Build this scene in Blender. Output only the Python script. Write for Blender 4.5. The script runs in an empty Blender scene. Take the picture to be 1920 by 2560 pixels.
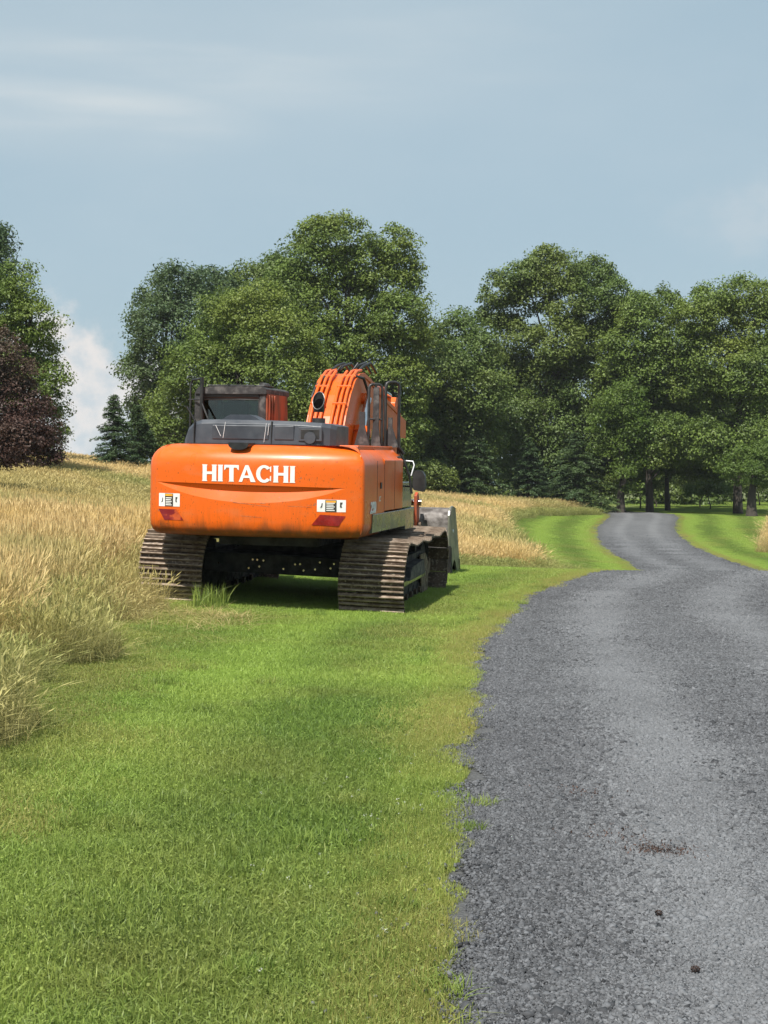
import bpy, math, random
import numpy as np
from mathutils import Matrix, Vector, noise as mnoise
R = math.radians
rng = np.random.default_rng(7)
random.seed(7)
sc = bpy.context.scene
col = sc.collection

# ------------------------------------------------------------------ camera, sky, sun, exposure
F = 3854.0                      # focal length in pixels of the 1920 x 2560 photograph
CAMZ = 1.6
cam_d = bpy.data.cameras.new('camera'); cam = bpy.data.objects.new('camera', cam_d); col.objects.link(cam)
cam_d.sensor_fit = 'VERTICAL'; cam_d.sensor_height = 36.0; cam_d.lens = 36.0 * F / 2560.0
cam_d.clip_start = 0.1; cam_d.clip_end = 9000
cam.location = (0, 0, CAMZ); cam.rotation_euler = (R(90) - math.atan(68 / F), 0, 0)
sc.camera = cam

SUN_EL, SUN_AZ = R(57), R(24)   # sun behind the camera, to its left
sun_vec = Vector((-math.sin(SUN_AZ) * math.cos(SUN_EL), -math.cos(SUN_AZ) * math.cos(SUN_EL), math.sin(SUN_EL)))
sun_d = bpy.data.lights.new('sun', 'SUN'); sun = bpy.data.objects.new('sun', sun_d); col.objects.link(sun)
sun_d.energy = 5.0; sun_d.angle = R(0.55); sun_d.color = (1.0, 0.955, 0.88)
sun.rotation_euler = sun_vec.to_track_quat('Z', 'Y').to_euler(); sun.location = (-30, -30, 60)

world = bpy.data.worlds.new('World'); sc.world = world; world.use_nodes = True
wn, wl = world.node_tree.nodes, world.node_tree.links
for n in list(wn): wn.remove(n)
def WN(t, **k):
    n = wn.new(t)
    for a, b in k.items(): setattr(n, a, b)
    return n
wout = WN('ShaderNodeOutputWorld'); wbg = WN('ShaderNodeBackground'); wbg.inputs['Strength'].default_value = 0.083
wl.new(wbg.outputs[0], wout.inputs[0])
sky = WN('ShaderNodeTexSky', sky_type='NISHITA', sun_disc=False, sun_elevation=SUN_EL, sun_rotation=math.pi + SUN_AZ,
         altitude=120, air_density=1.0, dust_density=2.2, ozone_density=1.6)
tc = WN('ShaderNodeTexCoord')
def wmath(op, a, b=None, c=None):
    n = WN('ShaderNodeMath', operation=op)
    for i, v in enumerate((a, b, c)):
        if v is None: continue
        if isinstance(v, (int, float)): n.inputs[i].default_value = v
        else: wl.new(v, n.inputs[i])
    return n.outputs[0]
def wmix(fac, a, b):
    n = WN('ShaderNodeMix', data_type='RGBA')
    if isinstance(fac, (int, float)): n.inputs[0].default_value = fac
    else: wl.new(fac, n.inputs[0])
    for i, v in ((6, a), (7, b)):
        if isinstance(v, tuple): n.inputs[i].default_value = v
        else: wl.new(v, n.inputs[i])
    return n.outputs[2]
sep = WN('ShaderNodeSeparateXYZ'); wl.new(tc.outputs['Generated'], sep.inputs[0])
def wnoise(sx, sy, sz, scale, detail, off=(0, 0, 0), rough=0.55):
    m = WN('ShaderNodeMapping'); m.inputs['Scale'].default_value = (sx, sy, sz); m.inputs['Location'].default_value = off
    wl.new(tc.outputs['Generated'], m.inputs[0])
    n = WN('ShaderNodeTexNoise'); n.inputs['Scale'].default_value = scale; n.inputs['Detail'].default_value = detail; n.inputs['Roughness'].default_value = rough
    wl.new(m.outputs[0], n.inputs['Vector']); return n.outputs['Fac']
def wramp(v, lo, hi):
    n = WN('ShaderNodeMapRange', interpolation_type='SMOOTHSTEP')
    n.inputs['From Min'].default_value = lo; n.inputs['From Max'].default_value = hi
    wl.new(v, n.inputs['Value']); return n.outputs[0]
def wblob(x, z, rx, rz, warp=None, amt=0.0):
    """soft elliptical region of the sky about the direction (x, ., z)"""
    a = wmath('DIVIDE', wmath('SUBTRACT', sep.outputs[0], x), rx); b = wmath('DIVIDE', wmath('SUBTRACT', sep.outputs[2], z), rz)
    d = wmath('SQRT', wmath('ADD', wmath('MULTIPLY', a, a), wmath('MULTIPLY', b, b)))
    if warp is not None: d = wmath('ADD', d, wmath('MULTIPLY', wmath('SUBTRACT', warp, 0.5), amt))
    return d
ahead = wmath('GREATER_THAN', sep.outputs[1], 0.0)
HAZE = (3.62, 4.84, 5.56, 1)
skyc = wmix(0.80, sky.outputs[0], HAZE)                             # summer haze washes the sky evenly
veil = wramp(wnoise(1, 1, 2.6, 1.7, 5, (3, 1, 0)), 0.42, 0.78)
skyc = wmix(wmath('MULTIPLY', veil, 0.5), skyc, (4.5, 5.4, 6.0, 1))
cir = wramp(wnoise(1.8, 1, 14, 2.6, 8, (0.4, 0, 0.2), 0.5), 0.40, 0.80)
band = wmath('SUBTRACT', 1.0, wramp(wblob(-0.22, 0.228, 0.17, 0.034), 0.15, 1.1))
band2 = wmath('SUBTRACT', 1.0, wramp(wblob(-0.10, 0.27, 0.25, 0.045), 0.1, 1.2))
cm = wmath('MULTIPLY', wmath('MAXIMUM', band, wmath('MULTIPLY', band2, 0.6)), wmath('ADD', wmath('MULTIPLY', cir, 0.9), 0.25))
cm = wmath('MULTIPLY', wmath('MINIMUM', cm, 1.0), ahead)
skyc = wmix(wmath('MULTIPLY', cm, 0.95), skyc, (5.7, 6.2, 6.4, 1))
cn = wnoise(1, 1, 1.3, 22, 8, (0, 0, 0.3), 0.6)
cn2 = wnoise(1, 1, 1.2, 48, 6, (0, 0, 1.3), 0.6)
c1 = wblob(-0.205, 0.075, 0.040, 0.040, cn, 2.0); c2 = wblob(-0.165, 0.052, 0.060, 0.030, cn, 2.0); c3 = wblob(-0.215, 0.030, 0.06, 0.035, cn, 2.0)
cum = wmath('SUBTRACT', 1.0, wramp(wmath('MINIMUM', wmath('MINIMUM', c1, c2), c3), 0.62, 1.12))
cum2 = wmath('MULTIPLY', wmath('SUBTRACT', 1.0, wramp(wblob(0.235, 0.165, 0.06, 0.03, cn, 2.2), 0.1, 1.2)), 0.20)
cum = wmath('MULTIPLY', wmath('MULTIPLY', wmath('MAXIMUM', cum, cum2), ahead), 0.97)
ccol = wmix(wramp(cn2, 0.3, 0.62), (5.0, 5.6, 6.0, 1), (7.1, 6.8, 6.6, 1))
skyc = wmix(cum, skyc, ccol)
wl.new(skyc, wbg.inputs['Color'])

sc.view_settings.view_transform = 'Standard'; sc.view_settings.look = 'None'
sc.view_settings.exposure = 0.50; sc.view_settings.gamma = 1.0; sc.view_settings.use_curve_mapping = False
sc.render.engine = 'CYCLES'
sc.cycles.max_bounces = 6; sc.cycles.diffuse_bounces = 3; sc.cycles.glossy_bounces = 3; sc.cycles.transmission_bounces = 5
sc.cycles.use_denoising = True

# ------------------------------------------------------------------ material helpers
class Mat:
    def __init__(s, name, rough=0.6, metal=0.0, coat=0.0, spec=0.5):
        s.m = bpy.data.materials.new(name); s.m.use_nodes = True
        s.n, s.l = s.m.node_tree.nodes, s.m.node_tree.links
        s.b = s.n['Principled BSDF']; s.out = s.n['Material Output']
        s.b.inputs['Roughness'].default_value = rough; s.b.inputs['Metallic'].default_value = metal
        s.b.inputs['Coat Weight'].default_value = coat; s.b.inputs['Specular IOR Level'].default_value = spec
        s.tc = None
    def new(s, t, **k):
        n = s.n.new(t)
        for a, b in k.items(): setattr(n, a, b)
        return n
    def coord(s, kind='Object', scale=(1, 1, 1)):
        if s.tc is None: s.tc = s.new('ShaderNodeTexCoord')
        m = s.new('ShaderNodeMapping'); m.inputs['Scale'].default_value = scale
        if kind == 'World':
            g = s.new('ShaderNodeNewGeometry'); s.l.new(g.outputs['Position'], m.inputs[0])
        else: s.l.new(s.tc.outputs[kind], m.inputs[0])
        return m.outputs[0]
    def noise(s, scale, detail=4, kind='Object', sv=(1, 1, 1), rough=0.55):
        n = s.new('ShaderNodeTexNoise'); n.inputs['Scale'].default_value = scale; n.inputs['Detail'].default_value = detail
        n.inputs['Roughness'].default_value = rough
        s.l.new(s.coord(kind, sv), n.inputs['Vector']); return n.outputs['Fac']
    def voronoi(s, scale, kind='Object', sv=(1, 1, 1), out='Color', feature='F1'):
        n = s.new('ShaderNodeTexVoronoi', feature=feature); n.inputs['Scale'].default_value = scale
        s.l.new(s.coord(kind, sv), n.inputs['Vector']); return n.outputs[out]
    def attr(s, name, kind='GEOMETRY'):
        n = s.new('ShaderNodeAttribute', attribute_name=name, attribute_type=kind); return n.outputs['Fac']
    def ramp(s, v, lo, hi, tl=0.0, th=1.0, smooth=True):
        n = s.new('ShaderNodeMapRange', interpolation_type='SMOOTHSTEP' if smooth else 'LINEAR')
        for k, x in zip(('From Min', 'From Max', 'To Min', 'To Max'), (lo, hi, tl, th)): n.inputs[k].default_value = x
        s.l.new(v, n.inputs['Value']); return n.outputs[0]
    def math(s, op, a, b=None):
        n = s.new('ShaderNodeMath', operation=op)
        for i, v in enumerate((a, b)):
            if v is None: continue
            if isinstance(v, (int, float)): n.inputs[i].default_value = v
            else: s.l.new(v, n.inputs[i])
        return n.outputs[0]
    def mix(s, f, a, b, blend='MIX'):
        n = s.new('ShaderNodeMix', data_type='RGBA', blend_type=blend)
        if isinstance(f, (int, float)): n.inputs[0].default_value = f
        else: s.l.new(f, n.inputs[0])
        for i, v in ((6, a), (7, b)):
            if isinstance(v, tuple): n.inputs[i].default_value = (*v[:3], 1)
            else: s.l.new(v, n.inputs[i])
        return n.outputs[2]
    def set(s, sock, v):
        if isinstance(v, tuple): s.b.inputs[sock].default_value = (*v[:3], 1)
        elif isinstance(v, (int, float)): s.b.inputs[sock].default_value = v
        else: s.l.new(v, s.b.inputs[sock])
    def bump(s, h, strength=0.3, dist=0.02):
        n = s.new('ShaderNodeBump'); n.inputs['Strength'].default_value = strength; n.inputs['Distance'].default_value = dist
        s.l.new(h, n.inputs['Height']); s.l.new(n.outputs[0], s.b.inputs['Normal'])

M = {}
def leaf_material(name, dark, light, warm, trans=0.32, inst=False, rough=0.5, large=0.15):
    """two-sided leaf: diffuse plus light passing through, hue varied leaf by leaf and over metres"""
    s = Mat(name, rough=rough, spec=0.35)
    c = s.mix(s.attr('rnd'), dark, light)
    c = s.mix(s.ramp(s.noise(large, 3, 'World'), 0.40, 0.68), c, warm)
    if inst:
        c = inst(s, c)
    s.set('Base Color', c)
    t = s.new('ShaderNodeBsdfTranslucent'); s.l.new(c, t.inputs[0])
    mx = s.new('ShaderNodeMixShader'); mx.inputs[0].default_value = trans
    s.l.new(s.b.outputs[0], mx.inputs[1]); s.l.new(t.outputs[0], mx.inputs[2]); s.l.new(mx.outputs[0], s.out.inputs[0])
    M[name] = s.m; return s.m

leaf_material('leaf_dark', (0.047, 0.081, 0.021), (0.148, 0.218, 0.051), (0.142, 0.184, 0.040))
leaf_material('leaf_mid', (0.057, 0.094, 0.020), (0.187, 0.264, 0.051), (0.176, 0.220, 0.040))
leaf_material('leaf_blue', (0.034, 0.064, 0.026), (0.113, 0.171, 0.067), (0.096, 0.138, 0.046))
leaf_material('leaf_bright', (0.046, 0.086, 0.016), (0.142, 0.218, 0.038), (0.127, 0.190, 0.034), trans=0.4)
leaf_material('leaf_purple', (0.030, 0.014, 0.014), (0.135, 0.066, 0.058), (0.095, 0.065, 0.042))
leaf_material('leaf_conifer', (0.021, 0.045, 0.018), (0.071, 0.120, 0.043), (0.068, 0.105, 0.030), trans=0.12)
s = Mat('bark', rough=0.9); s.set('Base Color', s.mix(s.noise(3, 5, sv=(1, 1, .25)), (0.025, 0.020, 0.016), (0.085, 0.070, 0.056)))
s.bump(s.noise(9, 5, sv=(1, 1, .2)), 0.7, 0.05); M['bark'] = s.m

def lawn_tint(s, c):
    t = s.attr('tint', 'INSTANCER'); d = s.attr('dry', 'INSTANCER')
    c = s.mix(t, c, (0.310, 0.430, 0.080)); 
    return s.mix(s.math('MULTIPLY', d, s.ramp(s.attr('rnd'), 0.1, 0.8, 0.35, 1.0)), c, (0.400, 0.315, 0.115))
leaf_material('lawn_blade', (0.058, 0.112, 0.020), (0.225, 0.335, 0.062), (0.185, 0.240, 0.052), trans=0.35, inst=lawn_tint, large=0.8)
def field_tint(s, c):
    t = s.attr('tint', 'INSTANCER')
    return s.mix(t, c, s.mix(s.attr('rnd'), (0.085, 0.125, 0.032), (0.300, 0.340, 0.095)))
leaf_material('hay_stalk', (0.320, 0.225, 0.095), (0.780, 0.590, 0.285), (0.640, 0.470, 0.190), trans=0.30, inst=field_tint, large=0.5, rough=0.6)

s = Mat('soil', rough=0.95)
s.set('Base Color', s.mix(s.noise(2.2, 6, 'World'), (0.070, 0.085, 0.028), (0.13, 0.15, 0.045))); s.bump(s.noise(30, 4, 'World'), 0.5, 0.03); M['soil'] = s.m
s = Mat('gravel', rough=0.92, spec=0.3)
v = s.voronoi(55, 'World'); v2 = s.voronoi(22, 'World')
bw = s.new('ShaderNodeRGBToBW'); s.l.new(v, bw.inputs[0]); bw2 = s.new('ShaderNodeRGBToBW'); s.l.new(v2, bw2.inputs[0])
g = s.mix(s.ramp(bw.outputs[0], 0.1, 0.9), (0.060, 0.061, 0.065), (0.170, 0.172, 0.177))
g = s.mix(s.ramp(bw2.outputs[0], 0.3, 0.8, 0, 0.5), g, (0.105, 0.107, 0.113))
g = s.mix(s.ramp(s.noise(0.8, 4, 'World', (1, .35, 1)), 0.35, 0.7), g, s.mix(0.5, g, (0.15, 0.153, 0.158)))
tk = s.math('ABSOLUTE', s.math('SUBTRACT', s.math('ABSOLUTE', s.attr('across')), 0.42)); g = s.mix(s.ramp(tk, 0.02, 0.22, 0.38, 0.0), g, (0.205, 0.208, 0.212)); g = s.mix(s.ramp(s.noise(1.4, 5, 'World'), 0.5, 0.72, 0, 0.45), g, (0.07, 0.07, 0.075))
g = s.mix(s.ramp(s.attr('edge'), 0.0, 1.0, 0.0, 0.5), g, (0.06, 0.06, 0.055))
s.set('Base Color', g); s.bump(s.voronoi(55, 'World', out='Distance'), 0.8, 0.02); M['gravel'] = s.m
s = Mat('stone_chip', rough=0.85, spec=0.35)
c = s.mix(s.attr('rnd'), (0.011, 0.012, 0.014), (0.160, 0.165, 0.176))
c = s.mix(s.attr('tint', 'INSTANCER'), c, s.mix(0.58, c, (0.200, 0.207, 0.218))); c = s.mix(s.attr('dry', 'INSTANCER'), c, s.mix(.5, c, (0.05, 0.05, 0.055)))
s.set('Base Color', c); M['stone_chip'] = s.m
s = Mat('litter', rough=0.95); s.set('Base Color', s.mix(s.attr('rnd'), (0.026, 0.015, 0.012), (0.100, 0.060, 0.047))); M['litter'] = s.m
s = Mat('flower', rough=0.8); s.set('Base Color', s.mix(s.attr('rnd'), (0.55, 0.54, 0.48), (0.42, 0.46, 0.38))); M['flower'] = s.m

# machine materials
def orange(name, grime=True, faded=(0.66, 0.115, 0.010)):
    s = Mat(name, rough=0.38, coat=0.12, spec=0.35); s.b.inputs['Coat Roughness'].default_value = 0.12
    c = s.mix(s.ramp(s.noise(1.3, 5), 0.35, 0.7), (0.690, 0.112, 0.005), faded)
    c = s.mix(s.ramp(s.noise(7, 6, sv=(1, 1, .3)), 0.62, 0.80, 0, 0.35), c, (0.42, 0.060, 0.010))
    # soot specks and runs, thick along the lower lip where exhaust and mud dry on
    sp = s.ramp(s.noise(70, 3, sv=(1, 1, .35)), 0.63, 0.70)
    c = s.mix(s.math('MULTIPLY', sp, 0.75), c, (0.055, 0.028, 0.012))
    ch = s.math('MULTIPLY', s.ramp(s.noise(16, 6), 0.665, 0.69), s.ramp(s.noise(2.1, 2), 0.45, 0.6)); c = s.mix(s.math('MULTIPLY', ch, 0.8), c, (0.20, 0.12, 0.075))
    dust = s.ramp(s.noise(3.2, 7, sv=(1, 1, 2.2)), 0.5, 0.75, 0, 0.22); c = s.mix(dust, c, (0.40, 0.21, 0.10))
    r = s.ramp(s.noise(1.1, 4), 0.3, 0.8, 0.26, 0.55)
    if grime:
        sx = s.new('ShaderNodeSeparateXYZ'); s.l.new(s.coord('Object'), sx.inputs[0])
        h = s.math('ADD', sx.outputs[2], s.math('MULTIPLY', s.math('SUBTRACT', s.noise(9, 6, sv=(1, 1, .12)), 0.5), 0.42))
        g = s.ramp(h, 1.00, 1.20, 0.72, 0.0); g2 = s.ramp(h, 1.05, 1.55, 0.22, 0.0)
        streak = s.ramp(s.noise(45, 4, sv=(1, 1, .08)), 0.48, 0.66)
        c = s.mix(s.math('MULTIPLY', g2, streak), c, (0.16, 0.052, 0.012)); c = s.mix(g, c, (0.105, 0.048, 0.016))
        r = s.math('ADD', r, s.math('MULTIPLY', g, 0.35))
    s.set('Base Color', c); s.set('Roughness', r); s.bump(s.noise(2.5, 3), 0.10, 0.02); M[name] = s.m
orange('orange_paint'); orange('orange_boom', False, (0.68, 0.120, 0.018))
s = Mat('orange_rust', rough=0.6); s.set('Base Color', s.mix(s.ramp(s.noise(5, 6, sv=(1, 1, .4)), 0.35, 0.65), (0.42, 0.070, 0.018), (0.15, 0.050, 0.022))); M['orange_rust'] = s.m
def simple(name, c1, c2, scale=4, rough=0.5, metal=0.0, bump=0.0, sv=(1, 1, 1), coat=0.0, lo=.35, hi=.65):
    s = Mat(name, rough=rough, metal=metal, coat=coat)
    s.set('Base Color', s.mix(s.ramp(s.noise(scale, 6, sv=sv), lo, hi), c1, c2))
    s.set('Roughness', s.ramp(s.noise(scale * 1.7, 3), 0.3, 0.7, rough * .75, min(1, rough * 1.25)))
    if bump: s.bump(s.noise(scale * 6, 5), bump, 0.01)
    M[name] = s.m
simple('hood_plastic', (0.034, 0.039, 0.050), (0.062, 0.068, 0.080), 3, 0.42, bump=0.15)
simple('black_metal', (0.012, 0.012, 0.013), (0.030, 0.028, 0.027), 6, 0.45, bump=.1)
simple('cab_grey', (0.030, 0.029, 0.030), (0.110, 0.105, 0.100), 9, 0.75, bump=0.3, lo=.45, hi=.7)
simple('deck_grey', (0.070, 0.078, 0.064), (0.125, 0.132, 0.108), 3, 0.28, coat=0.4)
simple('under_black', (0.006, 0.006, 0.006), (0.022, 0.019, 0.016), 5, 0.8, bump=.3)
simple('chrome', (0.55, 0.55, 0.56), (0.75, 0.75, 0.76), 8, 0.12, metal=1.0)
simple('white_print', (0.70, 0.69, 0.64), (0.82, 0.81, 0.77), 6, 0.5)
simple('print_worn', (0.55, 0.50, 0.42), (0.80, 0.78, 0.72), 30, 0.5)
simple('paint_scratch', (0.50, 0.20, 0.09), (0.30, 0.06, 0.01), 40, 0.6)
simple('ink', (0.02, 0.018, 0.015), (0.05, 0.04, 0.03), 9, 0.6)
simple('decal_yellow', (0.72, 0.40, 0.03), (0.75, 0.30, 0.02), 9, 0.5)
simple('reflector_red', (0.17, 0.004, 0.006), (0.26, 0.010, 0.010), 12, 0.25, coat=.5)
simple('reflector_worn', (0.18, 0.006, 0.008), (0.46, 0.070, 0.012), 7, 0.5, lo=.50, hi=.62)
simple('bucket_steel', (0.060, 0.050, 0.044), (0.190, 0.172, 0.160), 6, 0.68, metal=0.1, bump=.3, sv=(1, .6, 1.6))
simple('bucket_side', (0.100, 0.108, 0.080), (0.170, 0.170, 0.130), 3, 0.4, bump=.2)  # greenish tone paints the grass reflection into the plate colour
simple('seam', (0.02, 0.008, 0.004), (0.05, 0.02, 0.01), 9, 0.8)
simple('scratch_white', (0.75, 0.76, 0.78), (0.9, 0.9, 0.9), 9, 0.5)
s = Mat('shoe_steel', rough=0.5, metal=0.45)
c = s.mix(s.ramp(s.noise(5, 6), 0.35, 0.65), (0.050, 0.034, 0.024), (0.120, 0.082, 0.056))
c = s.mix(s.ramp(s.noise(26, 5, 'World'), 0.5, 0.68), c, (0.26, 0.205, 0.15))
s.set('Base Color', c); s.set('Roughness', s.ramp(s.noise(9, 4), .3, .7, .4, .85)); s.bump(s.noise(40, 5), 0.5, 0.01); M['shoe_steel'] = s.m
simple('grouser_steel', (0.16, 0.112, 0.078), (0.36, 0.285, 0.22), 7, 0.65, metal=0.3, bump=.2)
s = Mat('glass', rough=0.04)
tr_ = s.new('ShaderNodeBsdfTransparent'); tr_.inputs[0].default_value = (0.50, 0.62, 0.56, 1); gl_ = s.new('ShaderNodeBsdfGlossy'); gl_.inputs['Roughness'].default_value = 0.05
fr_ = s.new('ShaderNodeFresnel'); fr_.inputs[0].default_value = 1.5; mx_ = s.new('ShaderNodeMixShader'); s.l.new(s.math('ADD', fr_.outputs[0], 0.06), mx_.inputs[0])
s.l.new(tr_.outputs[0], mx_.inputs[1]); s.l.new(gl_.outputs[0], mx_.inputs[2]); s.l.new(mx_.outputs[0], s.out.inputs[0]); M['glass'] = s.m
s = Mat('pipe_dark', rough=1.0, spec=0.0); s.set('Base Color', (0.004, 0.004, 0.004)); M['pipe_dark'] = s.m  # near-black that paints the shade inside the exhaust opening
s = Mat('mirror', rough=0.05, metal=1.0); s.set('Base Color', (0.5, 0.5, 0.5)); M['mirror'] = s.m

# ------------------------------------------------------------------ mesh helpers
def tag(o, label=None, cat=None, group=None, kind=None):
    if label: o['label'] = label
    if cat: o['category'] = cat
    if group: o['group'] = group
    if kind: o['kind'] = kind
    return o
def raw_mesh(name, V, Fc, mats, mi=None, smooth=None, attrs=None):
    """V (n,3), Fc list or (m,k) array"""
    me = bpy.data.meshes.new(name)
    if isinstance(Fc, np.ndarray):
        k = Fc.shape[1]; n = len(Fc)
        me.vertices.add(len(V)); me.vertices.foreach_set('co', np.ascontiguousarray(V, dtype=np.float32).ravel())
        me.loops.add(n * k); me.loops.foreach_set('vertex_index', Fc.ravel().astype(np.int32))
        me.polygons.add(n); me.polygons.foreach_set('loop_start', (np.arange(n) * k).astype(np.int32))
        me.update(calc_edges=True)
    else:
        me.from_pydata([tuple(v) for v in V], [], Fc)
    for m in mats: me.materials.append(M[m])
    if mi is not None: me.polygons.foreach_set('material_index', np.asarray(mi, dtype=np.int32))
    if smooth is not None:
        sm = np.asarray(smooth, dtype=bool) if not isinstance(smooth, bool) else np.full(len(me.polygons), smooth)
        me.polygons.foreach_set('use_smooth', sm)
    for a, v in (attrs or {}).items():
        at = me.attributes.new(a, 'FLOAT', 'POINT'); at.data.foreach_set('value', np.asarray(v, dtype=np.float32))
    me.update()
    return me
def link(name, me, parent=None, mat=None):
    o = bpy.data.objects.new(name, me); col.objects.link(o)
    if parent: o.parent = parent
    if mat is not None: o.matrix_local = mat
    return o
def empty(name, loc, rot=(0, 0, 0)):
    o = bpy.data.objects.new(name, None); col.objects.link(o); o.location = loc; o.rotation_euler = rot
    o.empty_display_size = .3; return o
class MB:
    """collects shapes and links them as one mesh object"""
    def __init__(s, X=None): s.v, s.f, s.s, s.m, s.mats = [], [], [], [], []; s.X = X
    def mat(s, m):
        if m not in s.mats: s.mats.append(m)
        return s.mats.index(m)
    def add(s, vs, fs, m, smooth=False):
        b = len(s.v); s.v += [tuple(v) for v in vs]; i = s.mat(m)
        for f in fs: s.f.append([b + k for k in f]); s.s.append(smooth); s.m.append(i)
        return s
    def box(s, lo, hi, m, taper=None):
        x0, y0, z0 = lo; x1, y1, z1 = hi
        v = [(x0, y0, z0), (x1, y0, z0), (x1, y1, z0), (x0, y1, z0), (x0, y0, z1), (x1, y0, z1), (x1, y1, z1), (x0, y1, z1)]
        if taper:
            cx, cy = (x0 + x1) / 2, (y0 + y1) / 2
            v = v[:4] + [(cx + (p[0] - cx) * taper, cy + (p[1] - cy) * taper, p[2]) for p in v[4:]]
        return s.add(v, [(0, 3, 2, 1), (4, 5, 6, 7), (0, 1, 5, 4), (1, 2, 6, 5), (2, 3, 7, 6), (3, 0, 4, 7)], m)
    def prism(s, pts, axis, a, b, m, smooth=False):
        """pts outline in the two other axes, extruded along axis from a to b"""
        def mk(p, t):
            return {'x': (t, p[0], p[1]), 'y': (p[0], t, p[1]), 'z': (p[0], p[1], t)}[axis]
        n = len(pts); v = [mk(p, a) for p in pts] + [mk(p, b) for p in pts]
        s.add(v, [tuple(range(n))[::-1], tuple(range(n, 2 * n))], m)
        s.add(v, [(i, (i + 1) % n, n + (i + 1) % n, n + i) for i in range(n)], m, smooth); return s
    def tube(s, pts, r, m, seg=8, cap=True):
        P = [Vector(p) for p in pts]; rs = r if isinstance(r, (list, tuple)) else [r] * len(P)
        rings = []; up = Vector((0, 0, 1)); prev = None
        for i, p in enumerate(P):
            t = (P[min(i + 1, len(P) - 1)] - P[max(i - 1, 0)]).normalized()
            if prev is None:
                a = t.cross(up)
                if a.length < .05: a = t.cross(Vector((1, 0, 0)))
            else: a = prev - t * prev.dot(t)
            a.normalize(); prev = a; b = t.cross(a)
            rings.append([p + (a * math.cos(2 * math.pi * k / seg) + b * math.sin(2 * math.pi * k / seg)) * rs[i] for k in range(seg)])
        v = [q for rg in rings for q in rg]
        fs = [(i * seg + k, i * seg + (k + 1) % seg, (i + 1) * seg + (k + 1) % seg, (i + 1) * seg + k) for i in range(len(P) - 1) for k in range(seg)]
        s.add(v, fs, m, True)
        if cap: s.add(rings[0], [tuple(range(seg))[::-1]], m); s.add(rings[-1], [tuple(range(seg))], m)
        return s
    def cyl(s, a, b, r, m, seg=16): return s.tube([a, b], r, m, seg)
    def build(s, name, parent=None, bevel=0.0, mat=None, shared=None):
        V = np.array(s.v, dtype=float)
        if s.X is not None: V = (np.array(s.X)[:3, :3] @ V.T).T + np.array(s.X)[:3, 3]
        me = raw_mesh(name, V, s.f, s.mats, s.m, s.s)
        o = link(name, me, parent, mat)
        if bevel:
            b = o.modifiers.new('bevel', 'BEVEL'); b.width = bevel; b.segments = 2; b.limit_method = 'ANGLE'; b.angle_limit = R(40); b.harden_normals = False
        return o
def W(px, py, d): return ((px - 960) / F * d, d, CAMZ - (py - 1212) / F * d)
def norm(a): return a / np.maximum(np.linalg.norm(a, axis=-1, keepdims=True), 1e-9)

# ------------------------------------------------------------------ lie of the land
yt = np.arange(-60, 400, 0.25)
def table(xs, ys, sig):
    v = np.interp(yt, xs, ys); k = np.exp(-0.5 * (np.arange(-40, 41) * 0.25 / sig) ** 2); k /= k.sum()
    return np.convolve(np.pad(v, 40, 'edge'), k, 'valid')
TR = table([-60, 10, 19.5, 24, 28.6, 31.5, 38, 44, 50, 60, 68, 80, 95, 110, 130, 200, 400], [0, 0, -.055, -.02, .03, -.20, -.92, -1.18, -1.25, -1.12, -.96, -.66, -.32, -.17, .1, .6, 1.5], 0.9)
TS = table([-60, 0, 20, 30, 40, 60, 75, 85, 100, 150, 400], [.03, .035, .055, .060, .105, .150, .138, .115, .06, .02, 0], 2.5)
TX = table([-60, 20, 30, 50, 68, 80, 95, 400], [0, 0, 3, 7, 8.5, 10, 13, 20], 2.0)
def zground(x, y):
    x = np.asarray(x, float); y = np.asarray(y, float)
    a = np.interp(y, yt, TR); S_ = np.interp(y, yt, TS); x0 = np.interp(y, yt, TX)
    t = np.clip(-(x - x0), -60, 60); sp = np.where(t > 20, t, np.log1p(np.exp(np.minimum(t, 20))))
    sp = np.minimum(sp, 28) - np.interp(y, [0, 25, 40], [.65, .65, 0])
    und = 0.05 * np.sin(x * .23 + y * .11) * np.clip(y - 30, 0, 20) / 20
    return a + S_ * sp + und
def zg(x, y): return float(zground(x, y))

CL = np.array([(2.1, -6), (2.02, 0), (2.13, 4.6), (2.45, 9), (2.85, 14.4), (3.3, 17.7), (4.1, 22.2), (5.2, 26), (6.6, 30), (8.3, 36), (9.5, 43), (10.2, 50),
               (10.8, 60), (11.5, 68), (13.1, 80), (15.5, 92), (15.9, 98), (13.5, 103.5), (8, 107.5), (-4, 110), (-30, 112)])
def catmull(P, n=12):
    P = np.vstack([2 * P[0] - P[1], P, 2 * P[-1] - P[-2]]); out = []
    for i in range(1, len(P) - 2):
        for t in np.linspace(0, 1, n, endpoint=False):
            a, b, c, d = P[i - 1], P[i], P[i + 1], P[i + 2]
            out.append(.5 * (2 * b + (c - a) * t + (2 * a - 5 * b + 4 * c - d) * t * t + (3 * b - a - 3 * c + d) * t ** 3))
    out.append(P[-2]); return np.array(out)
RC = catmull(CL, 10)
HW = 1.98
RT = norm(np.gradient(RC, axis=0)); RN = np.stack([RT[:, 1], -RT[:, 0]], 1)      # RN points right
def road_dist(x, y):
    """signed: positive right of the centreline; uses the nearest centreline sample"""
    x = np.asarray(x, float).ravel(); y = np.asarray(y, float).ravel(); out = np.empty(len(x))
    for i in range(0, len(x), 20000):
        dx = x[i:i + 20000, None] - RC[None, :, 0]; dy = y[i:i + 20000, None] - RC[None, :, 1]
        j = np.argmin(dx * dx + dy * dy, 1); k = np.arange(len(j))
        out[i:i + 20000] = dx[k, j] * RN[j, 0] + dy[k, j] * RN[j, 1]
    return out
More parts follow.
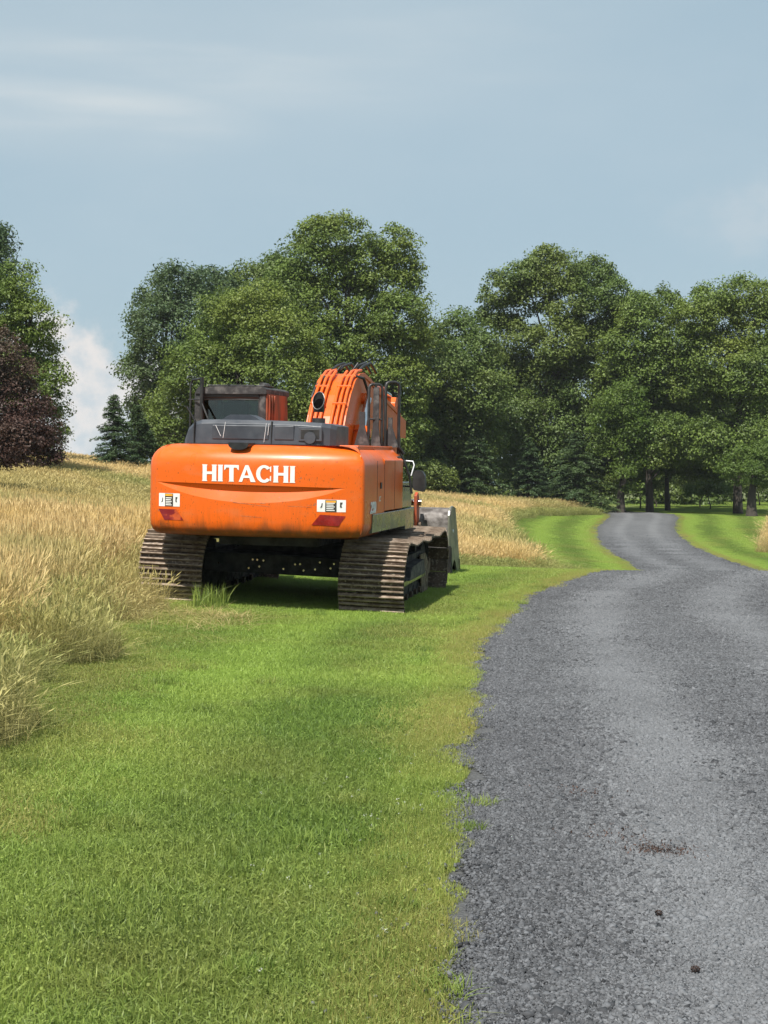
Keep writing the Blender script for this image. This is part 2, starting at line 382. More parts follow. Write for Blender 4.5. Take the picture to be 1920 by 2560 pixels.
edge_w = lambda y, ph: 0.035 * np.sin(y * .9 + ph) + 0.03 * np.sin(y * 4.3 + ph * 2) + 0.025 * np.sin(y * 9.1 + ph)
FIELD = np.array([(-2.5, -5), (-2.6, 9), (-2.8, 12), (-3.0, 15), (-3.12, 18.8), (-3.45, 24), (-3.3, 30), (-2, 36.5), (1, 40.5), (4.4, 43.5), (5.4, 46), (5.1, 52), (4.8, 58), (4.9, 66), (5.5, 74),
                  (6.5, 82), (8.6, 89), (13.0, 95), (12, 99), (-90, 102), (-90, -5)])
def inside(x, y, P):
    r = np.zeros(len(x), bool); n = len(P); j = n - 1
    for i in range(n):
        xi, yi = P[i]; xj, yj = P[j]
        c = ((yi > y) != (yj > y)) & (x < (xj - xi) * (y - yi) / (yj - yi + 1e-12) + xi); r ^= c; j = i
    return r
def in_tall(x, y):
    w = 0.18 * np.sin(y * 1.3) + 0.12 * np.sin(y * 3.1 + 1)
    right = (x > 15.5 + (y - 60) * .25 + w) & (y > 58) & (y < 86)
    return inside(x + w, y, FIELD) | right

# ------------------------------------------------------------------ ground sheet and gravel road
gx = np.unique(np.round(np.concatenate([-np.geomspace(14, 3000, 26), np.arange(-14, 24, .4), np.geomspace(24, 3000, 26)]), 3))
gy = np.unique(np.round(np.concatenate([[-60, -30, -15], np.arange(-6, 46, .4), np.arange(46, 114, .8), np.geomspace(114, 5000, 26)]), 3))
GX, GY = np.meshgrid(gx, gy); gz = zground(GX, GY)
rd = np.full(GX.size, 99.0); near = ((np.abs(GX) < 35) & (GY < 120)).ravel(); rd[near] = road_dist(GX.ravel()[near], GY.ravel()[near])
gz = gz - (np.abs(rd).reshape(gz.shape) < HW - .02) * .05
V = np.stack([GX.ravel(), GY.ravel(), gz.ravel()], 1); nx, ny = len(gx), len(gy)
I = (np.arange(ny - 1)[:, None] * nx + np.arange(nx - 1)).ravel()
ground = link('ground', raw_mesh('ground', V, np.stack([I, I + 1, I + nx + 1, I + nx], 1), ['soil'], smooth=True)); tag(ground, kind='structure')
offs = np.array([-1.0, -.93, -.8, -.5, -.2, .1, .4, .7, .9, 1.0]); rv, re, ra = [], [], []
for i, (c, n) in enumerate(zip(RC, RN)):
    for k in offs:
        w = HW * k + (edge_w(c[1], 0 if k < 0 else 2) * 1.0 if abs(k) > .9 else 0)
        p = c + n * w; z = zg(*p) + .012 + .04 * float(np.clip((c[1] - 60) / 30, 0, 1)) - (0.018 if abs(k) == 1 else 0); rv.append((p[0], p[1], z)); re.append(max(0, abs(k) - .7) / .3); ra.append(k)
no = len(offs); I = (np.arange(len(RC) - 1)[:, None] * no + np.arange(no - 1)).ravel()
road = link('gravel_road', raw_mesh('gravel_road', np.array(rv), np.stack([I, I + 1, I + no + 1, I + no], 1), ['gravel'], smooth=True, attrs={'edge': re, 'across': ra})); tag(road, kind='structure')

# far hill, distance haze painted in as blue, seen through the gap between the trees
hx = np.linspace(-900, 900, 121); hv = []
for x in hx:
    h = 26 + 14 * math.sin(x * .006 + 1) + 8 * math.sin(x * .017) + 3 * math.sin(x * .05)
    hv += [(x, 2300, -3), (x, 2450, h * .8), (x, 2600, h), (x, 2900, -3)]
I = (np.arange(120)[:, None] * 4 + np.arange(3)).ravel()
simple('hazy_hill_wood', (0.10, 0.16, 0.19), (0.16, 0.23, 0.26), .02, 1.0)
tag(link('hills', raw_mesh('hills', np.array(hv), np.stack([I, I + 4, I + 5, I + 1], 1), ['hazy_hill_wood'], smooth=True)), kind='structure')

# ------------------------------------------------------------------ scattering of grass and stones (geometry nodes over a cloud of points)
def make_scatter(name, pts, rot, scl, idx, tint, dry, variants):
    n = len(pts); me = bpy.data.meshes.new(name); me.vertices.add(n); me.vertices.foreach_set('co', pts.astype(np.float32).ravel())
    for nm, v, t in (('rot', rot, 'FLOAT_VECTOR'), ('scl', scl, 'FLOAT_VECTOR'), ('idx', idx, 'INT'), ('tint', tint, 'FLOAT'), ('dry', dry, 'FLOAT')):
        a = me.attributes.new(nm, t, 'POINT')
        if t == 'FLOAT_VECTOR': a.data.foreach_set('vector', v.astype(np.float32).ravel())
        elif t == 'INT': a.data.foreach_set('value', v.astype(np.int32))
        else: a.data.foreach_set('value', v.astype(np.float32))
    o = bpy.data.objects.new(name, me); col.objects.link(o)
    cc = bpy.data.collections.new(name + '_kinds')
    for k, vm in enumerate(variants):
        vo = bpy.data.objects.new('%s_kind%d' % (name, k), vm); cc.objects.link(vo)
    ng = bpy.data.node_groups.new(name, 'GeometryNodeTree')
    ng.interface.new_socket('Geometry', in_out='INPUT', socket_type='NodeSocketGeometry'); ng.interface.new_socket('Geometry', in_out='OUTPUT', socket_type='NodeSocketGeometry')
    N, L = ng.nodes, ng.links; gi, go = N.new('NodeGroupInput'), N.new('NodeGroupOutput')
    iop = N.new('GeometryNodeInstanceOnPoints'); ci = N.new('GeometryNodeCollectionInfo'); ci.inputs['Collection'].default_value = cc
    ci.inputs['Separate Children'].default_value = True; ci.inputs['Reset Children'].default_value = True
    iop.inputs['Pick Instance'].default_value = True
    def na(nm, t):
        x = N.new('GeometryNodeInputNamedAttribute'); x.data_type = t; x.inputs['Name'].default_value = nm; return x.outputs['Attribute']
    L.new(gi.outputs[0], iop.inputs['Points']); L.new(ci.outputs[0], iop.inputs['Instance'])
    L.new(na('idx', 'INT'), iop.inputs['Instance Index']); L.new(na('rot', 'FLOAT_VECTOR'), iop.inputs['Rotation']); L.new(na('scl', 'FLOAT_VECTOR'), iop.inputs['Scale'])
    L.new(iop.outputs[0], go.inputs[0])
    md = o.modifiers.new('scatter', 'NODES'); md.node_group = ng
    return o

def blades(n, rad, hlo, hhi, wid, lean, seg=2, rs=None, up=0.0):
    """grass blades as curved tapering strips; returns V, F(tri), rnd"""
    a = rs.random(n) * 2 * math.pi; r = rad * np.sqrt(rs.random(n)); bx, by = r * np.cos(a), r * np.sin(a)
    h = rs.uniform(hlo, hhi, n); th = rs.random(n) * 2 * math.pi; ln = np.abs(rs.normal(0, lean, n)) + up
    dx, dy = np.cos(th), np.sin(th); ph = rs.random(n) * math.pi * 2; wx, wy = np.cos(ph) * wid, np.sin(ph) * wid
    Vs, rnd = [], rs.random(n)
    lv = np.linspace(0, 1, seg + 1)
    for t in lv[:-1]:
        o = ln * h * t * t; z = h * t * (1 - .25 * np.minimum(ln, 1.6) * t); w = 1 - .55 * t
        Vs.append(np.stack([bx + dx * o - wx * w, by + dy * o - wy * w, z], 1)); Vs.append(np.stack([bx + dx * o + wx * w, by + dy * o + wy * w, z], 1))
    Vs.append(np.stack([bx + dx * ln * h, by + dy * ln * h, h * (1 - .25 * np.minimum(ln, 1.6))], 1))
    k = len(Vs); V = np.stack(Vs, 1).reshape(-1, 3); b = np.arange(n) * k; Fs = []
    for j in range(seg - 1):
        q = 2 * j; Fs += [np.stack([b + q, b + q + 1, b + q + 3], 1), np.stack([b + q, b + q + 3, b + q + 2], 1)]
    q = 2 * (seg - 1); Fs.append(np.stack([b + q, b + q + 1, b + q + 2], 1))
    return V, np.vstack(Fs), np.repeat(rnd, k)
def join(parts):
    V, Fc, A = [], [], []; o = 0
    for v, f, a in parts: V.append(v); Fc.append(f + o); A.append(a); o += len(v)
    return np.vstack(V), np.vstack(Fc), np.concatenate(A)
def variant_mesh(name, parts, mat):
    V, Fc, A = join(parts); return raw_mesh(name, V, Fc, [mat], attrs={'rnd': np.clip(A, 0, 1)})

lawn_k = []
for k in range(5):
    rs = np.random.default_rng(50 + k)
    P = [blades(1700, .36, .014, .036, .0026, 1.3, 2, rs), blades(200, .36, .03, .062, .0028, 1.0, 3, rs)]
    # clover and plantain: small broad leaves low in the sward
    n = 70; a = rs.random(n) * 6.28; r = .34 * np.sqrt(rs.random(n)); c = np.stack([r * np.cos(a), r * np.sin(a), rs.uniform(.018, .035, n)], 1)
    s_ = rs.uniform(.004, .0075, n)[:, None]; th = rs.random(n) * 6.28; u = np.stack([np.cos(th), np.sin(th), rs.normal(0, .3, n)], 1); w = np.stack([-np.sin(th), np.cos(th), rs.normal(0, .3, n)], 1)
    v = np.stack([c - u * s_, c + w * s_ * .8, c + u * s_, c - w * s_ * .8], 1).reshape(-1, 3); b = np.arange(n) * 4
    P.append((v, np.vstack([np.stack([b, b + 1, b + 2], 1), np.stack([b, b + 2, b + 3], 1)]), np.repeat(rs.uniform(.3, .9, n), 4)))
    lawn_k.append(variant_mesh('lawn_patch%d' % k, P, 'lawn_blade'))
# coarse, weedier tufts
for k in range(2):
    rs = np.random.default_rng(80 + k)
    lawn_k.append(variant_mesh('lawn_tuft%d' % k, [blades(150, .12, .05, .13, .0032, .7, 3, rs)], 'lawn_blade'))

def stalks(n, rad, rs, hlo, hhi, lean, head=True):
    a = rs.random(n) * 6.28; r = rad * np.sqrt(rs.random(n)); base = np.stack([r * np.cos(a), r * np.sin(a), np.zeros(n)], 1)
    h = rs.uniform(hlo, hhi, n); th = rs.random(n) * 6.28; ln = np.abs(rs.normal(0, lean, n)); d = np.stack([np.cos(th), np.sin(th)], 1)
    ph = rs.random(n) * 6.28; wv = np.stack([np.cos(ph), np.sin(ph), np.zeros(n)], 1)
    def at(t):
        o = (ln * h * t ** 2.2)[:, None] * d; z = h * t * (1 - .3 * np.minimum(ln, 1.5) * t)
        return base + np.concatenate([o, z[:, None]], 1)
    rnd = rs.random(n); T = [0, .4, .72, .84]; Vs = []
    for t in T: w = .0016 * (1 - .4 * t); Vs += [at(t) - wv * w, at(t) + wv * w]
    Vs += [at(.90) - wv * 0.0072, at(.90) + wv * .0072, at(1.0)]
    V = np.stack(Vs, 1).reshape(-1, 3); k = len(Vs); b = np.arange(n) * k; Fs = []
    for j in range(4):
        q = 2 * j; Fs += [np.stack([b + q, b + q + 1, b + q + 3], 1), np.stack([b + q, b + q + 3, b + q + 2], 1)]
    Fs.append(np.stack([b + 8, b + 9, b + 10], 1))
    A = np.tile(np.array([0, 0, .1, .1, .25, .25, .3, .3, .45, .45, .5]), n) + np.repeat(rnd, k) * .5
    return V, np.vstack(Fs), A
field_k = []
for k in range(4):
    rs = np.random.default_rng(120 + k)
    field_k.append(variant_mesh('hay_patch%d' % k, [stalks(330, .42, rs, .45, .86, .26), blades(620, .42, .20, .62, .0026, .70, 3, rs)], 'hay_stalk'))
for k in range(2):                                                   # leaning, lodged stems for the edge
    rs = np.random.default_rng(140 + k)
    field_k.append(variant_mesh('hay_lodged%d' % k, [stalks(150, .33, rs, .35, .60, .8), blades(600, .35, .15, .42, .0026, 1.0, 3, rs)], 'hay_stalk'))

chip_k = []
for k in range(4):
    rs = np.random.default_rng(160 + k); n = 2800
    a = rs.random(n) * 6.28; r = .36 * np.sqrt(rs.random(n)); c = np.stack([r * np.cos(a), r * np.sin(a), rs.uniform(.0, .006, n)], 1)
    sz = (rs.gamma(1.8, .0023, n) + .0026)[:, None]
    q = rs.normal(size=(n, 3, 3)); u = norm(q[:, 0]); u[:, 2] *= .35; u = norm(u); w = norm(np.cross(u, q[:, 1])); t = np.cross(u, w)
    P6 = [c + u * sz * 1.25, c - u * sz * 1.2, c + w * sz * .85, c - w * sz * .8, c + t * sz * .6, c - t * sz * .55]
    v = np.stack(P6, 1).reshape(-1, 3); b = np.arange(n) * 6
    fs = [(0, 2, 4), (2, 1, 4), (1, 3, 4), (3, 0, 4), (2, 0, 5), (1, 2, 5), (3, 1, 5), (0, 3, 5)]
    chip_k.append(variant_mesh('chips%d' % k, [(v, np.vstack([np.stack([b + i, b + j, b + l], 1) for i, j, l in fs]), np.repeat(rs.beta(1.5, 1.8, n), 6))], 'stone_chip'))

def jitter(x0, x1, y0, y1, step):
    X, Y = np.meshgrid(np.arange(x0, x1, step), np.arange(y0, y1, step)); X = X.ravel() + rng.uniform(-.5, .5, X.size) * step; Y = Y.ravel() + rng.uniform(-.5, .5, Y.size) * step
    k = (Y > 2.6) & (np.abs(X) < Y * .30 + 1.6); return X[k], Y[k]
def place(x, y, dz=0.0): return np.stack([x, y, zground(x, y) + dz], 1)
def tilt(x, y, k=1.0):
    e = .3; sx = (zground(x + e, y) - zground(x - e, y)) / (2 * e); sy = (zground(x, y + e) - zground(x, y - e)) / (2 * e)
    # small slopes: lean the patch with the ground; spin is folded into the variant choice and a z rotation
    th = rng.random(len(x)) * 2 * math.pi
    Rx = np.arctan(sy); Ry = -np.arctan(sx)
    ox = Rx * np.cos(th) + Ry * np.sin(th); oy = -Rx * np.sin(th) + Ry * np.cos(th)
    # euler XYZ applied x,y then z: x and y tilts expressed in the spun frame
    return np.stack([ox * k, oy * k, th], 1)
NZ = rng.random((64, 64))
def vnoise(x, y, s):
    u, v = np.asarray(x) / s, np.asarray(y) / s; i, j = np.floor(u).astype(int), np.floor(v).astype(int); fu, fv = u - i, v - j
    fu, fv = fu * fu * (3 - 2 * fu), fv * fv * (3 - 2 * fv); g = lambda a, b: NZ[a % 64, b % 64]
    return (g(i, j) * (1 - fu) + g(i + 1, j) * fu) * (1 - fv) + (g(i, j + 1) * (1 - fu) + g(i + 1, j + 1) * fu) * fv

# lawn: dense near, larger patches far
parts_x, parts_y, parts_s = [], [], []
for (y0, y1, st, sc_) in ((2.6, 14, .27, 1.0), (14, 32, .33, 1.1), (32, 62, .38, 1.2), (62, 112, .44, 1.25), (112, 150, 1.5, 4.5)):
    x, y = jitter(-36, 45, y0, y1, st); parts_x.append(x); parts_y.append(y); parts_s.append(np.full(len(x), sc_))
x, y, ss = map(np.concatenate, (parts_x, parts_y, parts_s))
rdv = road_dist(x, y); off_road = np.abs(rdv) > HW - .02 + edge_w(y, np.where(rdv < 0, 0, 2)) + .20 * ss
tall = in_tall(x, y); k = off_road & ~tall
x, y, ss, rdv = x[k], y[k], ss[k], rdv[k]
# a close row of sward along both road edges, so that no bare strip shows
for sg in (-1, 1):
    jj = (RC[:, 1] > 2.5) & (RC[:, 1] < 104); cx_ = np.interp(np.arange(2.6, 96, .07), RC[jj][:60 * 4, 1], RC[jj][:60 * 4, 0]); cy_ = np.arange(2.6, 96, .07)
    nx_ = np.interp(cy_, RC[jj][:240, 1], RN[jj][:240, 0]); ny_ = np.interp(cy_, RC[jj][:240, 1], RN[jj][:240, 1]); off_ = sg * (HW + .16 + edge_w(cy_, 0 if sg < 0 else 2) + rng.uniform(-.05, .10, len(cy_)))
    ex_, ey_ = cx_ + nx_ * off_, cy_ + ny_ * off_; kk = ~in_tall(ex_, ey_) & (np.abs(ex_) < ey_ * .3 + 1.6)
    x = np.concatenate([x, ex_[kk]]); y = np.concatenate([y, ey_[kk]]); ss = np.concatenate([ss, np.full(kk.sum(), .55)]); rdv = np.concatenate([rdv, off_[kk]])
dist_edge = np.abs(rdv) - HW
dry = np.clip(1.0 - (dist_edge - .1 * np.interp(y, [4, 14], [.2, 1])) / ((.22 + .5 * vnoise(x, y, 1.3)) * np.interp(y, [4, 14], [.7, 1])), 0, 1) * .9 * (0.35 + .9 * vnoise(x, y, 2.1))
band = np.exp(-((dist_edge - .95) / .25) ** 2) * np.clip((y - 11) / 5, 0, 1) * (y < 32) * .45
dry = np.clip(np.maximum(dry, band) + np.clip(vnoise(x + 9, y, 1.3) - .62, 0, 1) * 1.0, 0, .9)
fe = in_tall(x - .9, y) | in_tall(x - .5, y); dry = np.where(fe & (y < 24), np.maximum(dry, .3 + .4 * vnoise(x, y, .8)), dry)
tint = .14 + .45 * (vnoise(x + 2, y + 7, .55) - .45) + .18 * np.clip((y - 7) / 6, 0, 1) + .75 * vnoise(x, y, 2.6) * vnoise(x + 5, y, .9) + .5 * np.clip((y - 20) / 30, 0, 1)
stripe = np.clip(.5 + .9 * np.sin(np.abs(rdv) * 3.0 + .5 * np.sin(y * .12)), 0, 1); tint = np.where(y > 30, -.05 + .22 * vnoise(x, y, 6) + .85 * stripe, tint)
tint = tint + .08 + .32 * np.sin(np.abs(rdv) * 3.4 + .6 + .3 * np.sin(y * .25)) * (y < 30)
tint = np.where((np.abs(x + .35) < .45) & (y < 12), tint * .35, tint)      # greener strip left uncut by the mower
tint = np.clip(tint, 0, 1)
idx = rng.integers(0, 5, len(x)); rot = tilt(x, y); hz = rng.uniform(.8, 1.25, len(x)) * np.interp(y, [0, 40, 60, 110], [1, 1.1, .9, .7])
scl = np.stack([ss, ss, hz], 1)
# weed tufts
tx, ty = jitter(-4, 3, 2.6, 26, .36); rt = road_dist(tx, ty); pk = ((np.abs(rt) > HW + .05) | ((np.abs(rt) > HW - .14) & (rng.random(len(tx)) < .7))) & ~in_tall(tx, ty) & (rng.random(len(tx)) < .10 + .5 * (vnoise(tx, ty, .9) > .66) + .35 * ((np.abs(tx + .3) < .5) & (ty < 11)))
tx, ty = tx[pk], ty[pk]; n = len(tx)
LP = np.vstack([place(x, y), place(tx, ty)]); LR = np.vstack([rot, tilt(tx, ty)]); tsz = rng.uniform(.5, .95, n); LS = np.vstack([scl, np.stack([tsz, tsz, tsz * .8], 1)])
LI = np.concatenate([idx, rng.integers(5, 7, n)]); LT = np.concatenate([tint, rng.uniform(0, .35, n)]); LD = np.concatenate([dry, rng.random(n) * .25])
lawn = make_scatter('lawn_grass', LP, LR, LS, LI, LT, LD, lawn_k)
tag(lawn, 'short green mown grass between the hay field and the gravel road', 'lawn', kind='stuff')

# hay field
px_, py_, ps_, pe_ = [], [], [], []
for (y0, y1, st, sc_) in ((8, 26, .30, 1.0), (26, 46, .42, 1.25), (46, 102, .72, 1.9)):
    x, y = jitter(-36, 26, y0, y1, st); px_.append(x); py_.append(y); ps_.append(np.full(len(x), sc_))
x, y, ss = map(np.concatenate, (px_, py_, ps_)); k = in_tall(x, y)
# nothing grows where the machine stands
MU = (-1.10, 21.95); th_t = R(9.5)
ux, uy = x - MU[0], y - MU[1]; lx = ux * math.cos(th_t) - uy * math.sin(th_t); ly = ux * math.sin(th_t) + uy * math.cos(th_t)
k &= ~((np.abs(lx) < 1.98) & (ly > -2.75) & (ly < 2.9))
x, y, ss = x[k], y[k], ss[k]
edge = ~in_tall(x + .75, y) & (y < 60); 
idx = np.where(edge & (rng.random(len(x)) < .6), rng.integers(4, 6, len(x)), rng.integers(0, 4, len(x)))
green = np.clip((vnoise(x, y, 4.5) - .52) * 1.6, 0, .75); green = np.where(edge, np.maximum(green, .35 + .45 * vnoise(x, y, .8)), green)
green = np.where((y > 40) & (x < -3), np.clip(green + .42 * np.exp(-((y - 50) / 9) ** 2), 0, .85), green)
green = np.where((y < 17), np.clip(green + .25 * np.clip((17 - y) / 5, 0, 1), 0, .85), green)
g2 = (y > 40) & (x > -3) & ~in_tall(x + .3, y - 2.2); green = np.where(g2, .85, green)
hgt = np.where(edge, rng.uniform(.45, .8, len(x)), rng.uniform(.8, 1.12, len(x))) * np.where(g2, .55, 1) * np.where((y > 45) & (x < -3), .75, 1)
rot = tilt(x, y, .8); rot[:, 0] += rng.normal(0, .06, len(x)); rot[:, 1] += rng.normal(0, .06, len(x))
hay = make_scatter('hay_field_grass', place(x, y), rot, np.stack([ss, ss, hgt], 1), idx, green, np.zeros(len(x)), field_k)
tag(hay, 'tall golden hay grass standing uncut beside the mown lawn', 'tall grass', kind='stuff')

# gravel chips
x, y = jitter(-2, 18, 2.6, 40, .215); x2, y2 = jitter(4, 20, 44, 100, .42); x = np.concatenate([x, x2]); y = np.concatenate([y, y2]); rdv = road_dist(x, y); k = (np.abs(rdv) < HW - .22 + edge_w(y, np.where(rdv < 0, 0, 2)))
x, y, rdv = x[k], y[k], rdv[k]
wob = .12 * np.sin(y * .35); tr = np.exp(-((np.abs(rdv + wob) - .82) / .30) ** 2); q_ = rdv + wob; tint = np.clip(.04 + 1.0 * tr * (.75 + .3 * vnoise(x, y, 1.6)) + .28 * np.sin(q_ * 11 + 1.2 * np.sin(y * .15)) * (.4 + vnoise(x + 3, y * .4, 1.1)) + .18 * vnoise(x, y, 2.3), 0, 1)
dk = np.clip((np.abs(rdv) - HW + .5) / .4, 0, 1) * .6 + .45 * np.clip(vnoise(x * 2, y * .5, .8) * 2.5 - 1.4, 0, 1) + .5 * np.exp(-((np.abs(rdv + wob) - 1.25) / .14) ** 2) + .45 * np.exp(-((np.abs(rdv + wob) - .42) / .12) ** 2)
sz = rng.uniform(.7, 1.05, len(x)); sz = sz * np.interp(y, [0, 15, 40, 60], [1, 1.15, 1.4, 1.7])
chips = make_scatter('gravel_chips', place(x, y, .010), tilt(x, y), np.stack([sz, sz, sz], 1), rng.integers(0, 4, len(x)), tint, np.clip(dk, 0, 1), chip_k)
tag(chips, 'loose grey crushed stone covering the driveway', 'gravel', kind='stuff')
ps = []                                                              # stones kicked into the grass beside the road
for _ in range(420):
    ky = 2.8 + 20 * rng.random() ** 1.5; kc = float(np.interp(ky, RC[:100, 1], RC[:100, 0])); kx = kc - HW + .05 - abs(rng.normal(0, .17)); r = rng.uniform(.006, .015)
    u = norm(rng.normal(size=3)); w = norm(np.cross(u, rng.normal(size=3))); t = np.cross(u, w); c = np.array([kx, ky, zg(kx, ky) + .018])
    v = np.array([c + u * r, c - u * r, c + w * r * .8, c - w * r * .8, c + t * r * .55, c - t * r * .55]); ps.append((v, np.array([(0, 2, 4), (2, 1, 4), (1, 3, 4), (3, 0, 4), (2, 0, 5), (1, 2, 5), (3, 1, 5), (0, 3, 5)]), np.full(6, rng.random())))
V, Fc, A = join(ps); tag(link('scattered_stones', raw_mesh('scattered_stones', V, Fc, ['stone_chip'], attrs={'rnd': A})), 'grey stones thrown from the drive into the grass edge', 'stones', kind='stuff')

# tall green tuft beside the left track and trampled stems round it
rs = np.random.default_rng(5)
def clump(name, px, d, n, rad, hlo, hhi, label, tintv=(0, .3), lean=.5, cat='grass tuft'):
    x0 = (px - 960) / F * d; v, f, a = blades(n, rad, hlo, hhi, .004, lean, 4, rs)
    o = link(name, raw_mesh(name, v, f, ['tuft_green'], attrs={'rnd': a})); o.location = (x0, d, zg(x0, d)); tag(o, label, cat); return o
leaf_material('tuft_green', (0.10, 0.17, 0.03), (0.38, 0.46, 0.10), (0.28, 0.36, 0.08), trans=0.4)
clump('grass_tuft', 520, 19.3, 300, .26, .10, .38, 'tall bright green grass tuft between the excavator tracks by the left one')
leaf_material('straw', (0.30, 0.24, 0.09), (0.68, 0.56, 0.27), (0.42, 0.38, 0.14), trans=0.3)
sp = []
for i in range(75):
    v, f, a = blades(16, .22, .15, .42, .003, 1.9, 4, rs); px0 = rs.uniform(230, 600); dd = 18.9 - abs(rs.normal(0, 1.2)) - abs(px0 - 380) * .003; xx = (px0 - 960) / F * dd
    v = v * np.array([1.1, 1.1, .38]) + np.array([xx, dd, zg(xx, dd)]); sp.append((v, f, a))
V, Fc, A = join(sp); st = link('trampled_straw', raw_mesh('trampled_straw', V, Fc, ['straw'], attrs={'rnd': A})); tag(st, 'flattened pale straw in front of the left excavator track', 'straw', kind='stuff')
# clover flowers
fl = []
for (fx, fy, cnt) in ((650, 2225, 5), (775, 2230, 3), (860, 2010, 6), (1000, 2040, 8), (960, 2360, 3), (930, 2100, 4), (1010, 1960, 4), (880, 1960, 3), (600, 2000, 2), (640, 2540, 1)):
    for _ in range(cnt):
        q = fy + rng.normal(0, 26); d = F * 1.6 / (q - 1212); xx = (fx + rng.normal(0, 30) - 960) / F * d; r = rng.uniform(.004, .007)
        c = np.array([xx, d, zg(xx, d) + rng.uniform(.05, .07)]); u = norm(rng.normal(size=(10, 3))) * r; u[:, 2] *= .8
        for p in u:
            t = norm(rng.normal(size=(3, 3))) * r * .55; fl.append((c + p + t, np.array([[0, 1, 2]]), np.full(3, rng.random())))
V, Fc, A = join(fl); tag(link('clover_flowers', raw_mesh('clover_flowers', V, Fc, ['flower'], attrs={'rnd': A})), 'small white clover flowers scattered in the lawn near the road', 'flowers', kind='stuff')
# reddish leaf litter on the road: low heaps of dry leaves
def litter_heap(px, py, w, dep, n, label, sizes=(.003, .010), zt=.022, cat='leaf litter'):
    d = F * 1.6 / (py - 1212); x0 = (px - 960) / F * d; P = []
    for _ in range(n):
        xx, yy = x0 + rng.normal(0, w / 2), d + rng.normal(0, dep / 2); c = np.array([xx - x0, yy - d, zg(xx, yy) - zg(x0, d) + rng.uniform(.022, zt + .008)])
        q = norm(rng.normal(size=(2, 3))) * rng.uniform(*sizes); P.append((np.array([c - q[0], c + q[1] * .5, c + q[0], c - q[1] * .5]), np.array([[0, 1, 2], [0, 2, 3]]), np.full(4, rng.random())))
    V, Fc, A = join(P); o = link('leaf_litter', raw_mesh('leaf_litter', V, Fc, ['litter'], attrs={'rnd': A})); o.location = (x0, d, zg(x0, d)); tag(o, label, cat, kind='stuff')
litter_heap(1645, 2132, .17, .13, 420, 'reddish brown heap of dry leaf litter in the middle of the gravel road', zt=.028)
litter_heap(1540, 2095, .24, .22, 150, 'thin scatter of brown leaf litter left of the reddish heap')
litter_heap(1445, 1985, .20, .2, 130, 'small dark patch of twig litter farther up the gravel road')
def clod(px, py, r, label):
    d = F * 1.6 / (py - 1212); x0 = (px - 960) / F * d; P = []
    u = norm(rng.normal(size=(160, 3)))
    for p in u:
        t = norm(rng.normal(size=(3, 3))) * r * .45; t[:, 2] *= .6; P.append((p * r * np.array([1, 1, .7]) + t, np.array([[0, 1, 2]]), np.full(3, rng.random() * .5)))
    V, Fc, A = join(P); o = link('dirt_clod', raw_mesh('dirt_clod', V, Fc, ['litter'], attrs={'rnd': A})); o.location = (x0, d, zg(x0, d) + 0.022 + r * .6); tag(o, label, 'dirt clod')
clod(1743, 2441, .013, 'dark brown dirt clod on the gravel nearest the camera')
clod(1650, 2297, .012, 'small brown dirt clod on the gravel below the leaf heap')

# ------------------------------------------------------------------ trees
def leaf_cloud(c, nrm, size, rs, fold=.25, aspect=.62):
    n = len(c); r1 = norm(rs.normal(size=(n, 3))); u = norm(np.cross(nrm, r1)); w = np.cross(nrm, u); s_ = size[:, None]
    v = np.stack([c - u * s_ * .5, c + w * s_ * aspect * .5 + nrm * s_ * fold * .4, c + u * s_ * .5 - nrm * s_ * fold * .3, c - w * s_ * aspect * .5 + nrm * s_ * fold * .4], 1).reshape(-1, 3)
    b = np.arange(n) * 4; return v, np.vstack([np.stack([b, b + 1, b + 2], 1), np.stack([b, b + 2, b + 3], 1)])
def crown_cloud(blobs, rs, dens, nl, lsize, crad, droop=.0, flat=.55, keep_back=.45):
    nl = int(nl * 2.0); lsize *= 1.0; crad *= 1.15
    """blobs: (x, y, z, rx, rz). sprays of leaves set round each blob, thinner inside"""
    C, D, K = [], [], []
    B = np.array([b[:4] for b in blobs]); RZ = np.array([b[4] for b in blobs])
    for i, (x, y, z, rx, rz) in enumerate(blobs):
        n = max(6, int(dens * 1.7 * 4 * math.pi * rx * (rx + rz) / 2)); d = norm(rs.normal(size=(n, 3)))
        r = .62 + .42 * rs.random(n) ** .7; r *= 1 + .16 * np.sin(d[:, 0] * 5 + i) * np.cos(d[:, 2] * 6 + 2 * i)
        p = np.array([x, y, z]) + d * np.stack([rx * r, rx * r, rz * r], 1)
        inside_ = np.zeros(n, bool)
        for j in range(len(blobs)):
            if j == i: continue
            q = (p - B[j, :3]) / np.array([B[j, 3], B[j, 3], RZ[j]]); inside_ |= (q ** 2).sum(1) < .42
        k = ~inside_ & ((d[:, 1] < .35) | (rs.random(n) < keep_back)); C.append(p[k]); D.append(d[k])
    C = np.vstack(C); D = np.vstack(D); n = len(C)
    cr = rs.uniform(.6, 1.35, n) * crad; m = n * nl; ci = np.repeat(np.arange(n), nl)
    o = norm(rs.normal(size=(m, 3))) * (rs.random(m) ** .45)[:, None]; o[:, 2] = o[:, 2] * flat
    out = D[ci]; pos = C[ci] + o * cr[ci][:, None]; pos[:, 2] -= droop * (o[:, 0] ** 2 + o[:, 1] ** 2) * cr[ci]
    nr = norm(out * .35 + o * .5 + np.array([0, 0, .55]) + rs.normal(size=(m, 3)) * .55)
    shade = np.repeat(rs.random(n), nl) * .6 + rs.random(m) * .4
    return leaf_cloud(pos, nr, lsize * rs.uniform(.6, 1.3, m), rs) + (np.repeat(shade, 4),), C
